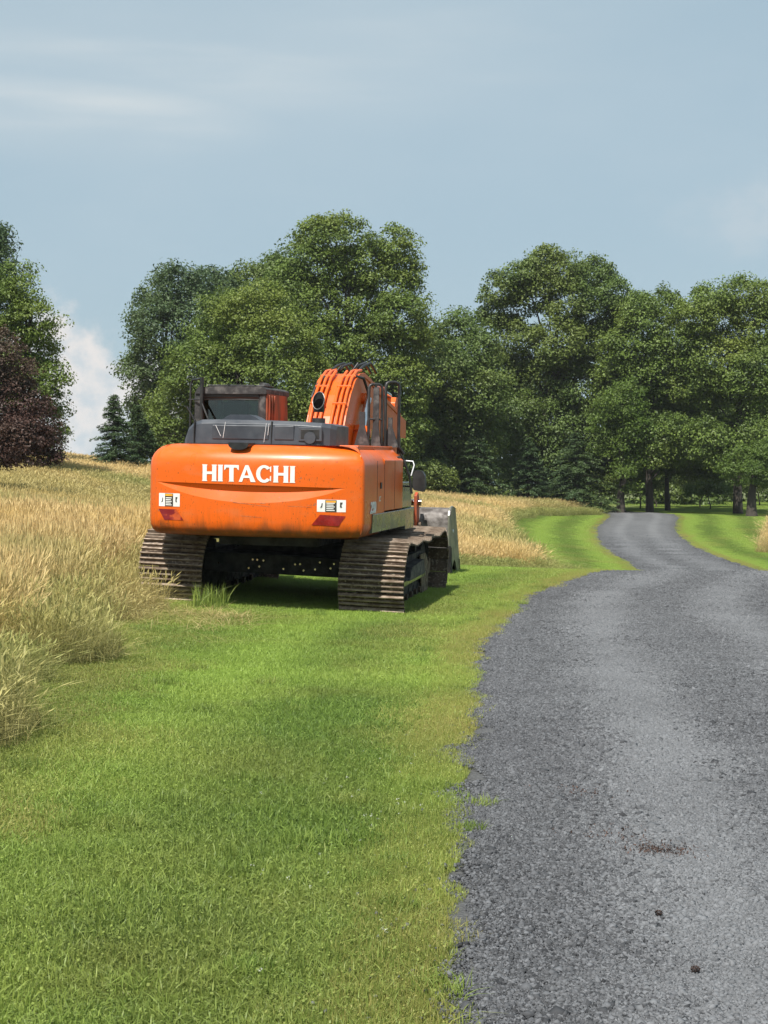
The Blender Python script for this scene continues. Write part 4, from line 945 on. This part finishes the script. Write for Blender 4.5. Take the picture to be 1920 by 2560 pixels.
# scratches
decal('scratch', [[(-.20, 1.415), (.28, 1.37), (.28, 1.375), (-.20, 1.425)], [(.15, 1.41), (.8, 1.40), (.8, 1.405), (.15, 1.418)], [(.5, 1.385), (.8, 1.375), (.8, 1.38), (.5, 1.39)], [(-.1, 1.25), (.18, 1.235), (.18, 1.24), (-.1, 1.255)]], 'paint_scratch', off=.0035)
dm = MB(); pts = [(.0 + .13 * math.cos(R(a)), 2.125 + .065 * math.sin(R(a))) for a in range(180, 361, 18)]
dm.prism(pts + [(.13, 2.15), (-.13, 2.15)], 'y', -2.90, -2.60, 'black_metal'); dm.build('camera_housing', root, .01, mat=Matrix.Translation((-.15, 0, .01)))

# --- right side bodywork: pump door with sloped shoulder
def side_panel(name, y0, y1, m='orange_paint', z0=1.30, label=None):
    b = MB(); x = CWH
    b.prism([(.6, z0), (x - .004, z0), (x, z0 + .01), (x, 1.965), (x - .03, 1.99), (x - .16, 2.115), (x - .22, 2.14), (.6, 2.14)], 'y', y0, y1, m); o = b.build(name, root, .008)
    if label: o['label'] = label
    return o
side_panel('pump_door', -1.55, -.90)
side_panel('valve_cover', -.894, -.35, label='darker front section of the side bodywork')
b = MB(); b.prism([(-2.9, 0), (0, 0)] and [(.9, ZB + .03), (CWH + .006, ZB + .06), (CWH + .016, 1.285), (.9, 1.297)], 'y', -2.30, -.15, 'deck_grey'); b.build('side_skirt', root, .008)['label'] = 'green grey skirt below the side doors'
b = MB(); b.prism([(.9, 1.30), (CWH - .01, 1.30), (CWH - .01, 1.66), (.9, 1.66)], 'y', -.345, .35, 'deck_grey'); b.box((.9, -.12, .99), (CWH, .5, 1.29), 'deck_grey'); b.build('tool_box', root, .012)
b = MB()
for yy in (-2.0, -1.56, -.90): b.box((CWH - .002, yy - .004, 1.32), (CWH + .0025, yy + .004, 1.96), 'seam')
b.build('door_seam', root)
b = MB(); b.box((CWH + .001, -1.83, 1.60), (CWH + .014, -1.76, 1.68), 'black_metal'); b.build('door_latch', root, .004)
# top deck right of the hood
b = MB(); b.box((1.03, -2.45, 2.10), (1.28, -.35, 2.15), 'orange_paint'); b.box((-1.4, -1.55, 1.1), (.6, -.4, 2.12), 'orange_paint'); b.build('engine_deck', root, .01)
# left bodywork under the cab side
b = MB(); b.box((-1.43, -1.55, 1.1), (-1.1, -1.0, 2.1), 'orange_paint'); b.build('left_door', root, .01)
# model number on the side door: outlined digits
def text_mesh(txt, size, shear=.2, outline=.0, ext=.001):
    cu = bpy.data.curves.new('txt', 'FONT'); cu.body = txt; cu.size = size; cu.shear = shear; cu.space_character = .9
    if outline: cu.fill_mode = 'NONE'; cu.bevel_depth = outline; cu.bevel_resolution = 0
    else: cu.extrude = ext; cu.offset = size * .02
    o = bpy.data.objects.new('txt', cu); col.objects.link(o); bpy.context.view_layer.update()
    me = bpy.data.meshes.new_from_object(o.evaluated_get(bpy.context.evaluated_depsgraph_get())); bpy.data.objects.remove(o); return me
def side_text(txt, y, z, size, name, outline=0, sxk=1.0, bold=0):
    me = text_mesh(txt, size, .25, outline); me.materials.clear(); me.materials.append(M['white_print'])
    o = link(name, me, root); o.matrix_local = Matrix(((0, 0, 1, CWH + .006), (sxk, 0, 0, y), (0, 1, 0, z), (0, 0, 0, 1))); return o
side_text('250', -2.43, 1.30, .20, 'model_number', .007, 1.15)
side_text('250', -2.43, 1.30, .20, 'model_number', .0, 1.15)['label'] = 'thin white fill of the model number'
side_text('LC', -1.92, 1.44, .09, 'model_suffix', 0, 1.1)

# --- hood
HL, HR_, HY0, HY1, HZ = -1.07, .95, -2.52, -1.62, 2.45
h = MB(); sec = []
def hood_sec(x, top, y0): return [(x, y0, 2.135), (x, y0 + .02, top - .05), (x, y0 + .07, top), (x, HY1, top), (x, HY1, 2.135)]
st_ = [(HL, 2.15, HY0 + .25), (HL + .03, 2.24, HY0 + .16), (HL + .09, 2.34, HY0 + .08), (HL + .18, 2.41, HY0 + .02), (HL + .30, HZ, HY0), (-.55, HZ + .005, HY0), (.1, HZ, HY0), (.5, HZ - .01, HY0), (.80, HZ - .025, HY0 + .02), (HR_ - .05, HZ - .04, HY0 + .10), (HR_, HZ - .06, HY0 + .22)]
sec = [hood_sec(*q) for q in st_]; hv_ = [p for q in sec for p in q]
hf = [(i * 5 + j, (i + 1) * 5 + j, (i + 1) * 5 + j + 1, i * 5 + j + 1) for i in range(len(sec) - 1) for j in range(4)]
h.add(hv_, hf, 'hood_plastic'); h.add(sec[0], [(0, 1, 2, 3, 4)], 'hood_plastic'); h.add(sec[-1], [(4, 3, 2, 1, 0)], 'hood_plastic')
hood = h.build('engine_hood', root, .012)
b = MB()
for (x0, x1) in ((-.62, .13), (.20, .46)): b.box((x0, HY0 - .004, 2.20), (x1, HY0 + .03, 2.385), 'hood_plastic')
b.build('hood_panel', hood, .012)
b = MB(); b.box((.52, HY0 - .006, 2.195), (.82, HY0 + .03, 2.365), 'hood_plastic'); b.box((.55, HY0 - .009, 2.22), (.79, HY0 - .003, 2.34), 'black_metal')
b.cyl((.67, HY0 - .006, 2.235), (.67, HY0 - .02, 2.235), .075, 'hood_plastic', 20); b.build('hood_grille', hood, .003)
b = MB()
for x_ in (-.86, .165): b.box((x_ - .006, HY0 - .003, 2.14), (x_ + .006, HY0 + .06, 2.435), 'black_metal')
b.box((HL + .15, HY0 - .012, 2.125), (HR_ - .1, HY0 + .05, 2.150), 'black_metal'); b.build('hood_seam', hood)
b = MB()
for (x0, z0, x1, z1) in ((-.44, 2.42, -.47, 2.22), (.10, 2.41, .07, 2.17), (.135, 2.41, .12, 2.26), (-.57, 2.38, -.50, 2.24)):
    b.tube([(x0, HY0 - .007, z0), (x1, HY0 - .007, z1)], .0032, 'scratch_white', 5)
b.build('bird_dropping', hood)
b = MB(); b.prism([(-.72, 2.43), (-.10, 2.43), (-.22, 2.50), (-.30, 2.53), (-.56, 2.53), (-.62, 2.50)], 'y', -1.95, -1.65, 'hood_plastic'); b.build('air_duct', root, .01)
# exhaust: slanted stack
b = MB(); ex, ey = .58, -1.75; seg = 24
b.cyl((ex, ey, 2.38), (ex, ey, 2.50), .085, 'black_metal', 24)
ring_o, ring_i = [], []
for k in range(seg):
    a = 2 * math.pi * k / seg; ring_o.append((ex + .080 * math.cos(a), ey - .03 + .06 * math.sin(a), 2.73 + .118 * math.sin(a))); ring_i.append((ex + .074 * math.cos(a), ey - .03 + .055 * math.sin(a), 2.73 + .111 * math.sin(a)))
low = [(ex + .07 * math.cos(2 * math.pi * k / seg), ey + .07 * math.sin(2 * math.pi * k / seg), 2.58) for k in range(seg)]
deep = [(p[0], p[1] + .05, p[2] - .02) for p in ring_i]
b.add(low + ring_o, [(k, (k + 1) % seg, seg + (k + 1) % seg, seg + k) for k in range(seg)], 'black_metal', True)
b.add(ring_o + ring_i, [(k, (k + 1) % seg, seg + (k + 1) % seg, seg + k) for k in range(seg)], 'black_metal')
b.add(ring_i + deep, [(k, (k + 1) % seg, seg + (k + 1) % seg, seg + k) for k in range(seg)], 'pipe_dark', True); b.add(deep, [tuple(range(seg))], 'pipe_dark')  # lining and shallow cap painted dark to stand for the deep hollow
b.build('exhaust_pipe', root)

# --- cab
CX0, CX1, CY0, CY1, CZ0, CZ1 = -1.49, -.45, -.70, .42, 2.05, 2.92
cab_root = MB()
def post(x, y, w=.07, z0=CZ0, z1=CZ1): cab_root.box((x, y, z0), (x + w, y + w, z1), 'cab_grey')
cab_root.box((CX0, CY0, 1.15), (CX1, CY1, 2.30), 'cab_grey')
cab_root.box((CX0, CY0, 2.28), (CX0 + .115, CY0 + .1, CZ1 - .05), 'cab_grey'); cab_root.box((CX1 - .10, CY0, 2.28), (CX1, CY0 + .1, CZ1 - .05), 'cab_grey')
cab_root.box((CX0, CY1 - .1, 2.28), (CX0 + .07, CY1, CZ1 - .05), 'cab_grey'); cab_root.box((CX1 - .07, CY1 - .1, 2.28), (CX1, CY1, CZ1 - .05), 'cab_grey')
cab_root.box((CX0 + .115, CY0 + .01, 2.78), (CX1 - .10, CY0 + .1, CZ1 - .05), 'black_metal')
cab = cab_root.build('cab', root, .02)
b = MB(); b.prism([(CX0 + .02, 2.86), (CX0 + .06, 2.935), (CX0 + .4, 2.95), (CX1 - .05, 2.95), (CX1 + .01, 2.92), (CX1 + .01, 2.845), (CX0 + .02, 2.845)], 'y', CY0 - .02, CY1 + .04, 'cab_grey'); b.build('cab_roof', cab, .012)
b = MB()
for (x0, x1) in ((-1.30, -1.0), (-.98, -.62), (-.60, -.48)): b.box((x0, CY0 + .02, 2.952), (x1, CY0 + .5, 2.952 + .022), 'cab_grey')
b.cyl((-.53, CY0 + .05, 2.97), (-.53, CY0 + .35, 2.97), .04, 'cab_grey', 10); b.build('roof_rail', cab, .006)
b = MB(); b.box((CX0 + .118, CY0 + .045, 2.302), (CX1 - .102, CY0 + .055, 2.778), 'glass'); b.build('rear_window', cab)
b = MB(); b.box((CX0 + .08, CY1 - .05, 2.31), (CX1 - .08, CY1 - .04, 2.83), 'glass'); b.build('windscreen', cab)
b = MB(); b.box((CX0 + .02, CY0 + .12, 2.31), (CX0 + .03, CY1 - .12, 2.83), 'glass'); b.build('side_window', cab)
b = MB()
for pts_ in ([(CX0 + .125, CY0 + .03, 2.31), (CX0 + .125, CY0 + .03, 2.77), (CX1 - .11, CY0 + .03, 2.77), (CX1 - .11, CY0 + .03, 2.31)],): b.tube(pts_, .013, 'black_metal', 6)
b.build('window_seal', cab)
b = MB(); b.box((-1.30, .0, 2.2), (-.92, .14, 2.76), 'black_metal'); b.box((-1.24, .0, 2.74), (-.98, .1, 2.90), 'black_metal'); b.build('seat', cab, .03)
b = MB(); b.prism([(CY0 + .015, 2.30), (CY1 - .02, 2.30), (CY1 - .12, 2.85), (CY0 + .015, 2.85)], 'x', CX1 - .03, CX1 + .02, 'orange_rust'); b.build('cab_side_panel', cab, .02)['label'] = 'rusty orange side panel of the cab'
b = MB()
for k in range(3): b.prism([(CY0 + .06 + .13 * k, 2.83), (CY0 + .11 + .13 * k, 2.83), (CY0 + .09 + .10 * k, 2.35), (CY0 + .04 + .10 * k, 2.35)], 'x', CX1 + .021, CX1 + .04, 'orange_rust')
b.build('panel_rib', cab, .006)
# grab rail and mirror frame left of the cab
b = MB(); gxr = CX0 - .02
b.tube([(gxr - .07, CY0 + .1, 2.30), (gxr - .07, CY0 + .1, 2.98), (gxr - .04, CY0 + .1, 3.04), (gxr + .14, CY0 - .06, 3.05)], .016, 'black_metal', 8)
b.tube([(gxr + .15, CY0 - .06, 3.07), (gxr + .15, CY0 - .06, 2.25)], .028, 'black_metal', 8); b.tube([(gxr - .07, CY0, 2.76), (gxr + .15, CY0 - .06, 2.76)], .012, 'black_metal', 6)
b.tube([(gxr - .07, CY0 - .05, 2.66), (gxr + .12, CY0 - .06, 2.36)], .016, 'black_metal', 6); b.tube([(gxr + .16, CY0 - .07, 2.70), (gxr + .32, CY0 - .14, 2.38)], .016, 'black_metal', 6)
b.build('grab_rail', root)

# --- boom, seen end on; side outline (y, z)
BX = .10; bw_ = .27
outer = [(.15, 1.90), (.34, 2.22), (.58, 2.58), (.86, 2.90), (1.13, 3.11), (1.44, 3.23), (1.75, 3.26), (2.15, 3.20), (3.2, 2.96), (4.6, 2.72), (5.15, 2.62)]
inner = [(5.15, 2.32), (4.5, 2.32), (3.2, 2.36), (2.4, 2.42), (1.95, 2.42), (1.55, 2.30), (1.2, 2.1), (.9, 1.9), (.7, 1.75)]
b = MB(); b.prism(outer + inner, 'x', BX - bw_, BX + bw_, 'orange_boom'); boom = b.build('boom', root, .012)
b = MB(); # flange plates standing proud at the sides
for xx in (BX - bw_ - .02, BX + bw_):
    b.prism([(y, z + .015) for y, z in outer[1:-1]] + [(y, z - .045) for y, z in outer[1:-1]][::-1], 'x', xx, xx + .02, 'orange_boom')
b.build('flange', boom)
def pipe_path(x, lift=.05, i0=0, i1=7, wob=0.0): return [(x + wob * math.sin(k * 1.7), outer[k][0] - lift * .8 * (1 - k / 9), outer[k][1] + lift * (.3 + k / 9)) for k in range(i0, i1)]
for k, x in enumerate((-.23, -.155, -.08, .09, .165, .235)):
    b = MB(); b.tube(pipe_path(BX + x, .055, 0, 7 if k not in (2, 3) else 6), .024, 'orange_boom', 8); b.build('hydraulic_pipe', boom)
for k in (1, 2, 3, 4):
    for xx in ((-.27, -.05), (.06, .275)):
        b = MB(); y, z = outer[k]; y = (y + outer[k + 1][0]) / 2; z = (z + outer[k + 1][1]) / 2; f_ = (k + .5) / 9
        b.box((BX + xx[0], y - .075, z + .01), (BX + xx[1], y - .045, z + .045), 'orange_boom'); b.build('pipe_clamp', boom, .006)
b = MB()
for x, ln_ in ((-.20, .34), (-.09, .30), (.13, .42), (.22, .46)):
    y0, z0 = outer[6]; b.tube([(BX + x, y0 - .1, z0 + .05), (BX + x + .02, y0 + .1, z0 + .12), (BX + x + .08, y0 + .35, z0 + .16 + ln_ * .06), (BX + x + .1, y0 + .7, z0 + .05)], .022, 'black_metal', 7)
b.tube([(BX - .2, 1.2, 3.19), (BX - .27, .95, 3.02), (BX - .30, .82, 2.85)], .022, 'black_metal', 7)
b.tube([(BX + .26, 1.25, 3.2), (BX + .33, 1.5, 3.18), (BX + .35, 1.75, 2.98), (BX + .33, 1.8, 2.75)], .022, 'black_metal', 7)
b.tube([(BX + .12, 1.6, 3.28), (BX + .2, 1.68, 3.42)], .014, 'black_metal', 6); b.tube([(BX - .12, 1.6, 3.28), (BX - .06, 1.68, 3.38)], .012, 'black_metal', 6)
b.build('hose', boom)
b = MB(); b.cyl((BX + bw_, 1.70, 2.88), (BX + bw_ + .06, 1.70, 2.88), .09, 'orange_boom', 20); b.cyl((BX - bw_ - .06, 1.70, 2.88), (BX - bw_, 1.70, 2.88), .09, 'orange_boom', 20); b.build('cylinder_pin', boom, .005)
for side in (-1, 1):
    cxx = BX + side * .40
    b = MB(); cxx -= side * .04; p0, p1 = Vector((cxx, .55, 1.5)), Vector((cxx, 1.70, 2.88)); pm = p0.lerp(p1, .62)
    b.tube([p0, p0.lerp(p1, .60)], .125, 'orange_boom', 18); b.tube([p0.lerp(p1, .585), p0.lerp(p1, .64)], .15, 'orange_boom', 18)
    b.tube([p0.lerp(p1, .25) + Vector((-.12, -.05, 0)), p0.lerp(p1, .52) + Vector((-.13, -.06, .0)), p0.lerp(p1, .62) + Vector((-.06, -.10, 0))], .022, 'orange_boom', 7)
    b.tube([p0.lerp(p1, .15) + Vector((.02, -.13, 0)), p0.lerp(p1, .60) + Vector((.02, -.12, 0))], .018, 'orange_boom', 7)
    cy = b.build('boom_cylinder', root); b = MB(); b.tube([p0.lerp(p1, .6), p1], .055, 'chrome', 16); b.build('cylinder_rod', cy)
# arm cylinder on top of the boom front
b = MB(); b.cyl((BX, 2.7, 3.18), (BX, 4.4, 3.10), .08, 'orange_boom', 16); cy = b.build('arm_cylinder', root); b = MB(); b.cyl((BX, 4.4, 3.10), (BX, 5.0, 3.05), .045, 'chrome', 12); b.build('cylinder_rod', cy)
# arm and bucket
AX = .30
b = MB(); b.prism([(4.78, 2.62), (4.80, 2.92), (4.90, 3.02), (5.2, 3.03), (5.35, 2.6), (5.28, 1.9), (5.02, .92), (4.78, .86), (4.72, 1.0), (4.85, 1.9)], 'x', AX - .26, AX - .06, 'orange_boom'); arm = b.build('arm', root, .015)
b = MB(); b.cyl((AX - .12, 4.80, 2.75), (AX - .12, 4.60, 1.75), .075, 'orange_boom', 14); b.cyl((AX - .12, 4.60, 1.75), (AX - .10, 4.6, 1.2), .045, 'chrome', 12); b.build('bucket_cylinder', root)
b = MB()
AX += .17
for xx in (AX + .19, AX - .23): b.prism([(4.50, 1.34), (4.62, 1.40), (4.74, 1.30), (4.72, .80), (4.62, .72), (4.50, .80)], 'x', xx, xx + .05, 'orange_rust')
b.prism([(4.50, 1.05), (4.75, 1.05), (4.78, .80), (4.50, .80)], 'x', AX - .62, AX + .15, 'orange_rust')
b.cyl((AX - .3, 4.62, 1.22), (AX + .3, 4.62, 1.22), .055, 'chrome', 12); b.cyl((AX - .3, 4.62, .84), (AX + .3, 4.62, .84), .05, 'shoe_steel', 12); b.build('bucket_link', root, .01)
KX0, KX1 = -.24, 1.19
shell = [(5.45, 1.215), (5.18, 1.245), (5.0, 1.22), (4.90, 1.13), (4.86, 1.0), (4.86, .86), (4.88, .78)]
b = MB(); v_ = []
for y, z in shell: v_ += [(KX0, y, z), (KX1, y, z)]
n5 = len(shell)
for y, z in shell: v_ += [(KX0, y + .025, z - .02), (KX1, y + .025, z - .02)]
fs = [(2 * i, 2 * i + 1, 2 * i + 3, 2 * i + 2) for i in range(n5 - 1)] + [(2 * (n5 + i), 2 * (n5 + i) + 2, 2 * (n5 + i) + 3, 2 * (n5 + i) + 1) for i in range(n5 - 1)]
b.add(v_, fs, 'bucket_steel', True); b.box((KX0, 4.87, .745), (KX1, 4.93, .785), 'bucket_steel')
b.prism([(5.45, 1.215), (5.47, 1.19), (6.05, .20), (6.0, .18)], 'x', KX0, KX1, 'bucket_steel')         # front wall down to the lip
b.box((KX0, 4.96, .46), (KX1, 5.0, .64), 'bucket_steel'); b.box((KX0, 5.05, .60), (KX1, 5.4, .63), 'bucket_steel')
bucket = b.build('bucket', root); bucket.location.z = -.12
for xx in (KX0 - .025, KX1):
    b = MB(); b.prism([(4.86, .42), (4.855, 1.12), (4.90, 1.20), (5.0, 1.255), (5.2, 1.275), (5.46, 1.235), (5.70, .85), (5.92, .45), (6.0, .30), (6.06, .10), (5.75, .10), (5.58, .28), (5.42, .33), (5.28, .22), (5.12, .12), (5.0, .22)], 'x', xx, xx + .03, 'bucket_side'); b.build('side_plate', bucket, .004)
b = MB(); b.tube([(KX1 + .032, 4.88, 1.12), (KX1 + .032, 5.0, 1.235), (KX1 + .032, 5.2, 1.262), (KX1 + .032, 5.45, 1.225)], .008, 'bucket_steel', 5); b.cyl((KX1 + .02, 5.22, .84), (KX1 + .045, 5.22, .84), .028, 'scratch_white', 8); b.build('weld_bead', bucket)
for i in range(5):
    xx = KX0 + .03 + i * (KX1 - KX0 - .06) / 4
    b = MB(); b.prism([(5.84, .32), (6.06, .30), (6.20, -.03), (6.13, -.04), (5.96, .10)], 'x', xx - .06, xx + .06, 'under_black'); b.build('tooth', bucket, .008)
b = MB(); b.prism([(4.84, .60), (4.98, .55), (5.1, .1), (5.02, -.02), (4.92, .05)], 'x', KX1 - .02, KX1 + .06, 'under_black'); b.build('side_cutter', bucket, .008)
b = MB(); b.cyl((KX1 - .66, 4.80, .70), (KX1 - .60, 4.80, 1.0), .035, 'scratch_white', 8); b.build('link_pin', bucket)

# --- hand rails on the right, mirror
b = MB(); x1, y1, y2 = 1.00, -.35, .40
def hoop(x, ya, xb, yb, z0, z1, r=.018, rc=.05):
    A, B = Vector((x, ya, 0)), Vector((xb, yb, 0)); u = (B - A).normalized()
    return [(A.x, A.y, z0), (A.x, A.y, z1 - rc), tuple(A + u * rc * .3 + Vector((0, 0, z1 - rc * .3))), tuple(A + u * rc + Vector((0, 0, z1))), tuple(B - u * rc + Vector((0, 0, z1))), tuple(B - u * rc * .3 + Vector((0, 0, z1 - rc * .3))), (B.x, B.y, z1 - rc), (B.x, B.y, z0)]
rail1 = MB(); rail1.tube(hoop(.98, -.56, 1.14, -.44, 2.1, 3.0, .02, .05), .02, 'black_metal', 8); rail1.tube([(1.06, -.5, 2.1), (1.06, -.5, 3.0)], .018, 'black_metal', 8)
rail1.tube([(.98, -.57, 2.52), (1.14, -.45, 2.52)], .014, 'cab_grey', 6)
rail1.build('hand_rail', root)
rail2 = MB(); rail2.tube(hoop(1.18, -.40, 1.34, -.25, 2.05, 3.04, .02, .06), .022, 'black_metal', 8); rail2.build('hand_rail', root)
b = MB()
for (xc, yy, w0, w1, z1) in ((.90, -.62, .22, .075, 2.62), (1.07, -.52, .15, .08, 2.96), (1.24, -.36, .24, .06, 2.55)):
    b.prism([(xc - w0 / 2, 2.14), (xc + w0 / 2, 2.14), (xc + w1 / 2, 2.42), (xc + w1 / 2, z1), (xc - w1 / 2, z1), (xc - w1 / 2, 2.42)], 'y', yy, yy + .03, 'cab_grey')
b.build('rail_bracket', root, .005)
b = MB()
b.tube([(1.30, -.28, 2.25), (1.40, -.24, 2.0), (1.49, -.18, 1.75), (1.52, -.15, 1.50)], .018, 'black_metal', 7)
b.tube([(1.36, -.30, 2.30), (1.36, -.30, 2.15), (1.42, -.25, 2.05)], .018, 'black_metal', 7)
b.tube([(1.36, -.1, 1.96), (1.52, -.1, 1.95), (1.54, -.1, 1.90), (1.50, -.1, 1.75)], .010, 'scratch_white', 6)
b.tube([(1.32, -.18, 1.60), (1.66, -.05, 1.60), (1.67, -.05, 1.66)], .014, 'black_metal', 7); mir_arm = b.build('mirror_arm', root)
b = MB(); mo = [(1.585, 1.68), (1.72, 1.655), (1.745, 1.72), (1.735, 1.88), (1.70, 1.945), (1.60, 1.955), (1.565, 1.90), (1.56, 1.74)]
b.prism(mo, 'y', -.12, -.01, 'black_metal'); mir = b.build('side_mirror', root, .02); mir.location = (-.04, 0, -.13)
b = MB(); b.prism([(x * .86 + 1.65 * .14, z * .86 + 1.81 * .14) for x, z in mo], 'y', -.01, -.004, 'mirror'); b.build('mirror_glass', mir)
b = MB(); b.box((1.25, -.55, 1.3), (1.40, -.36, 2.02), 'black_metal'); b.build('front_panel', root, .01)
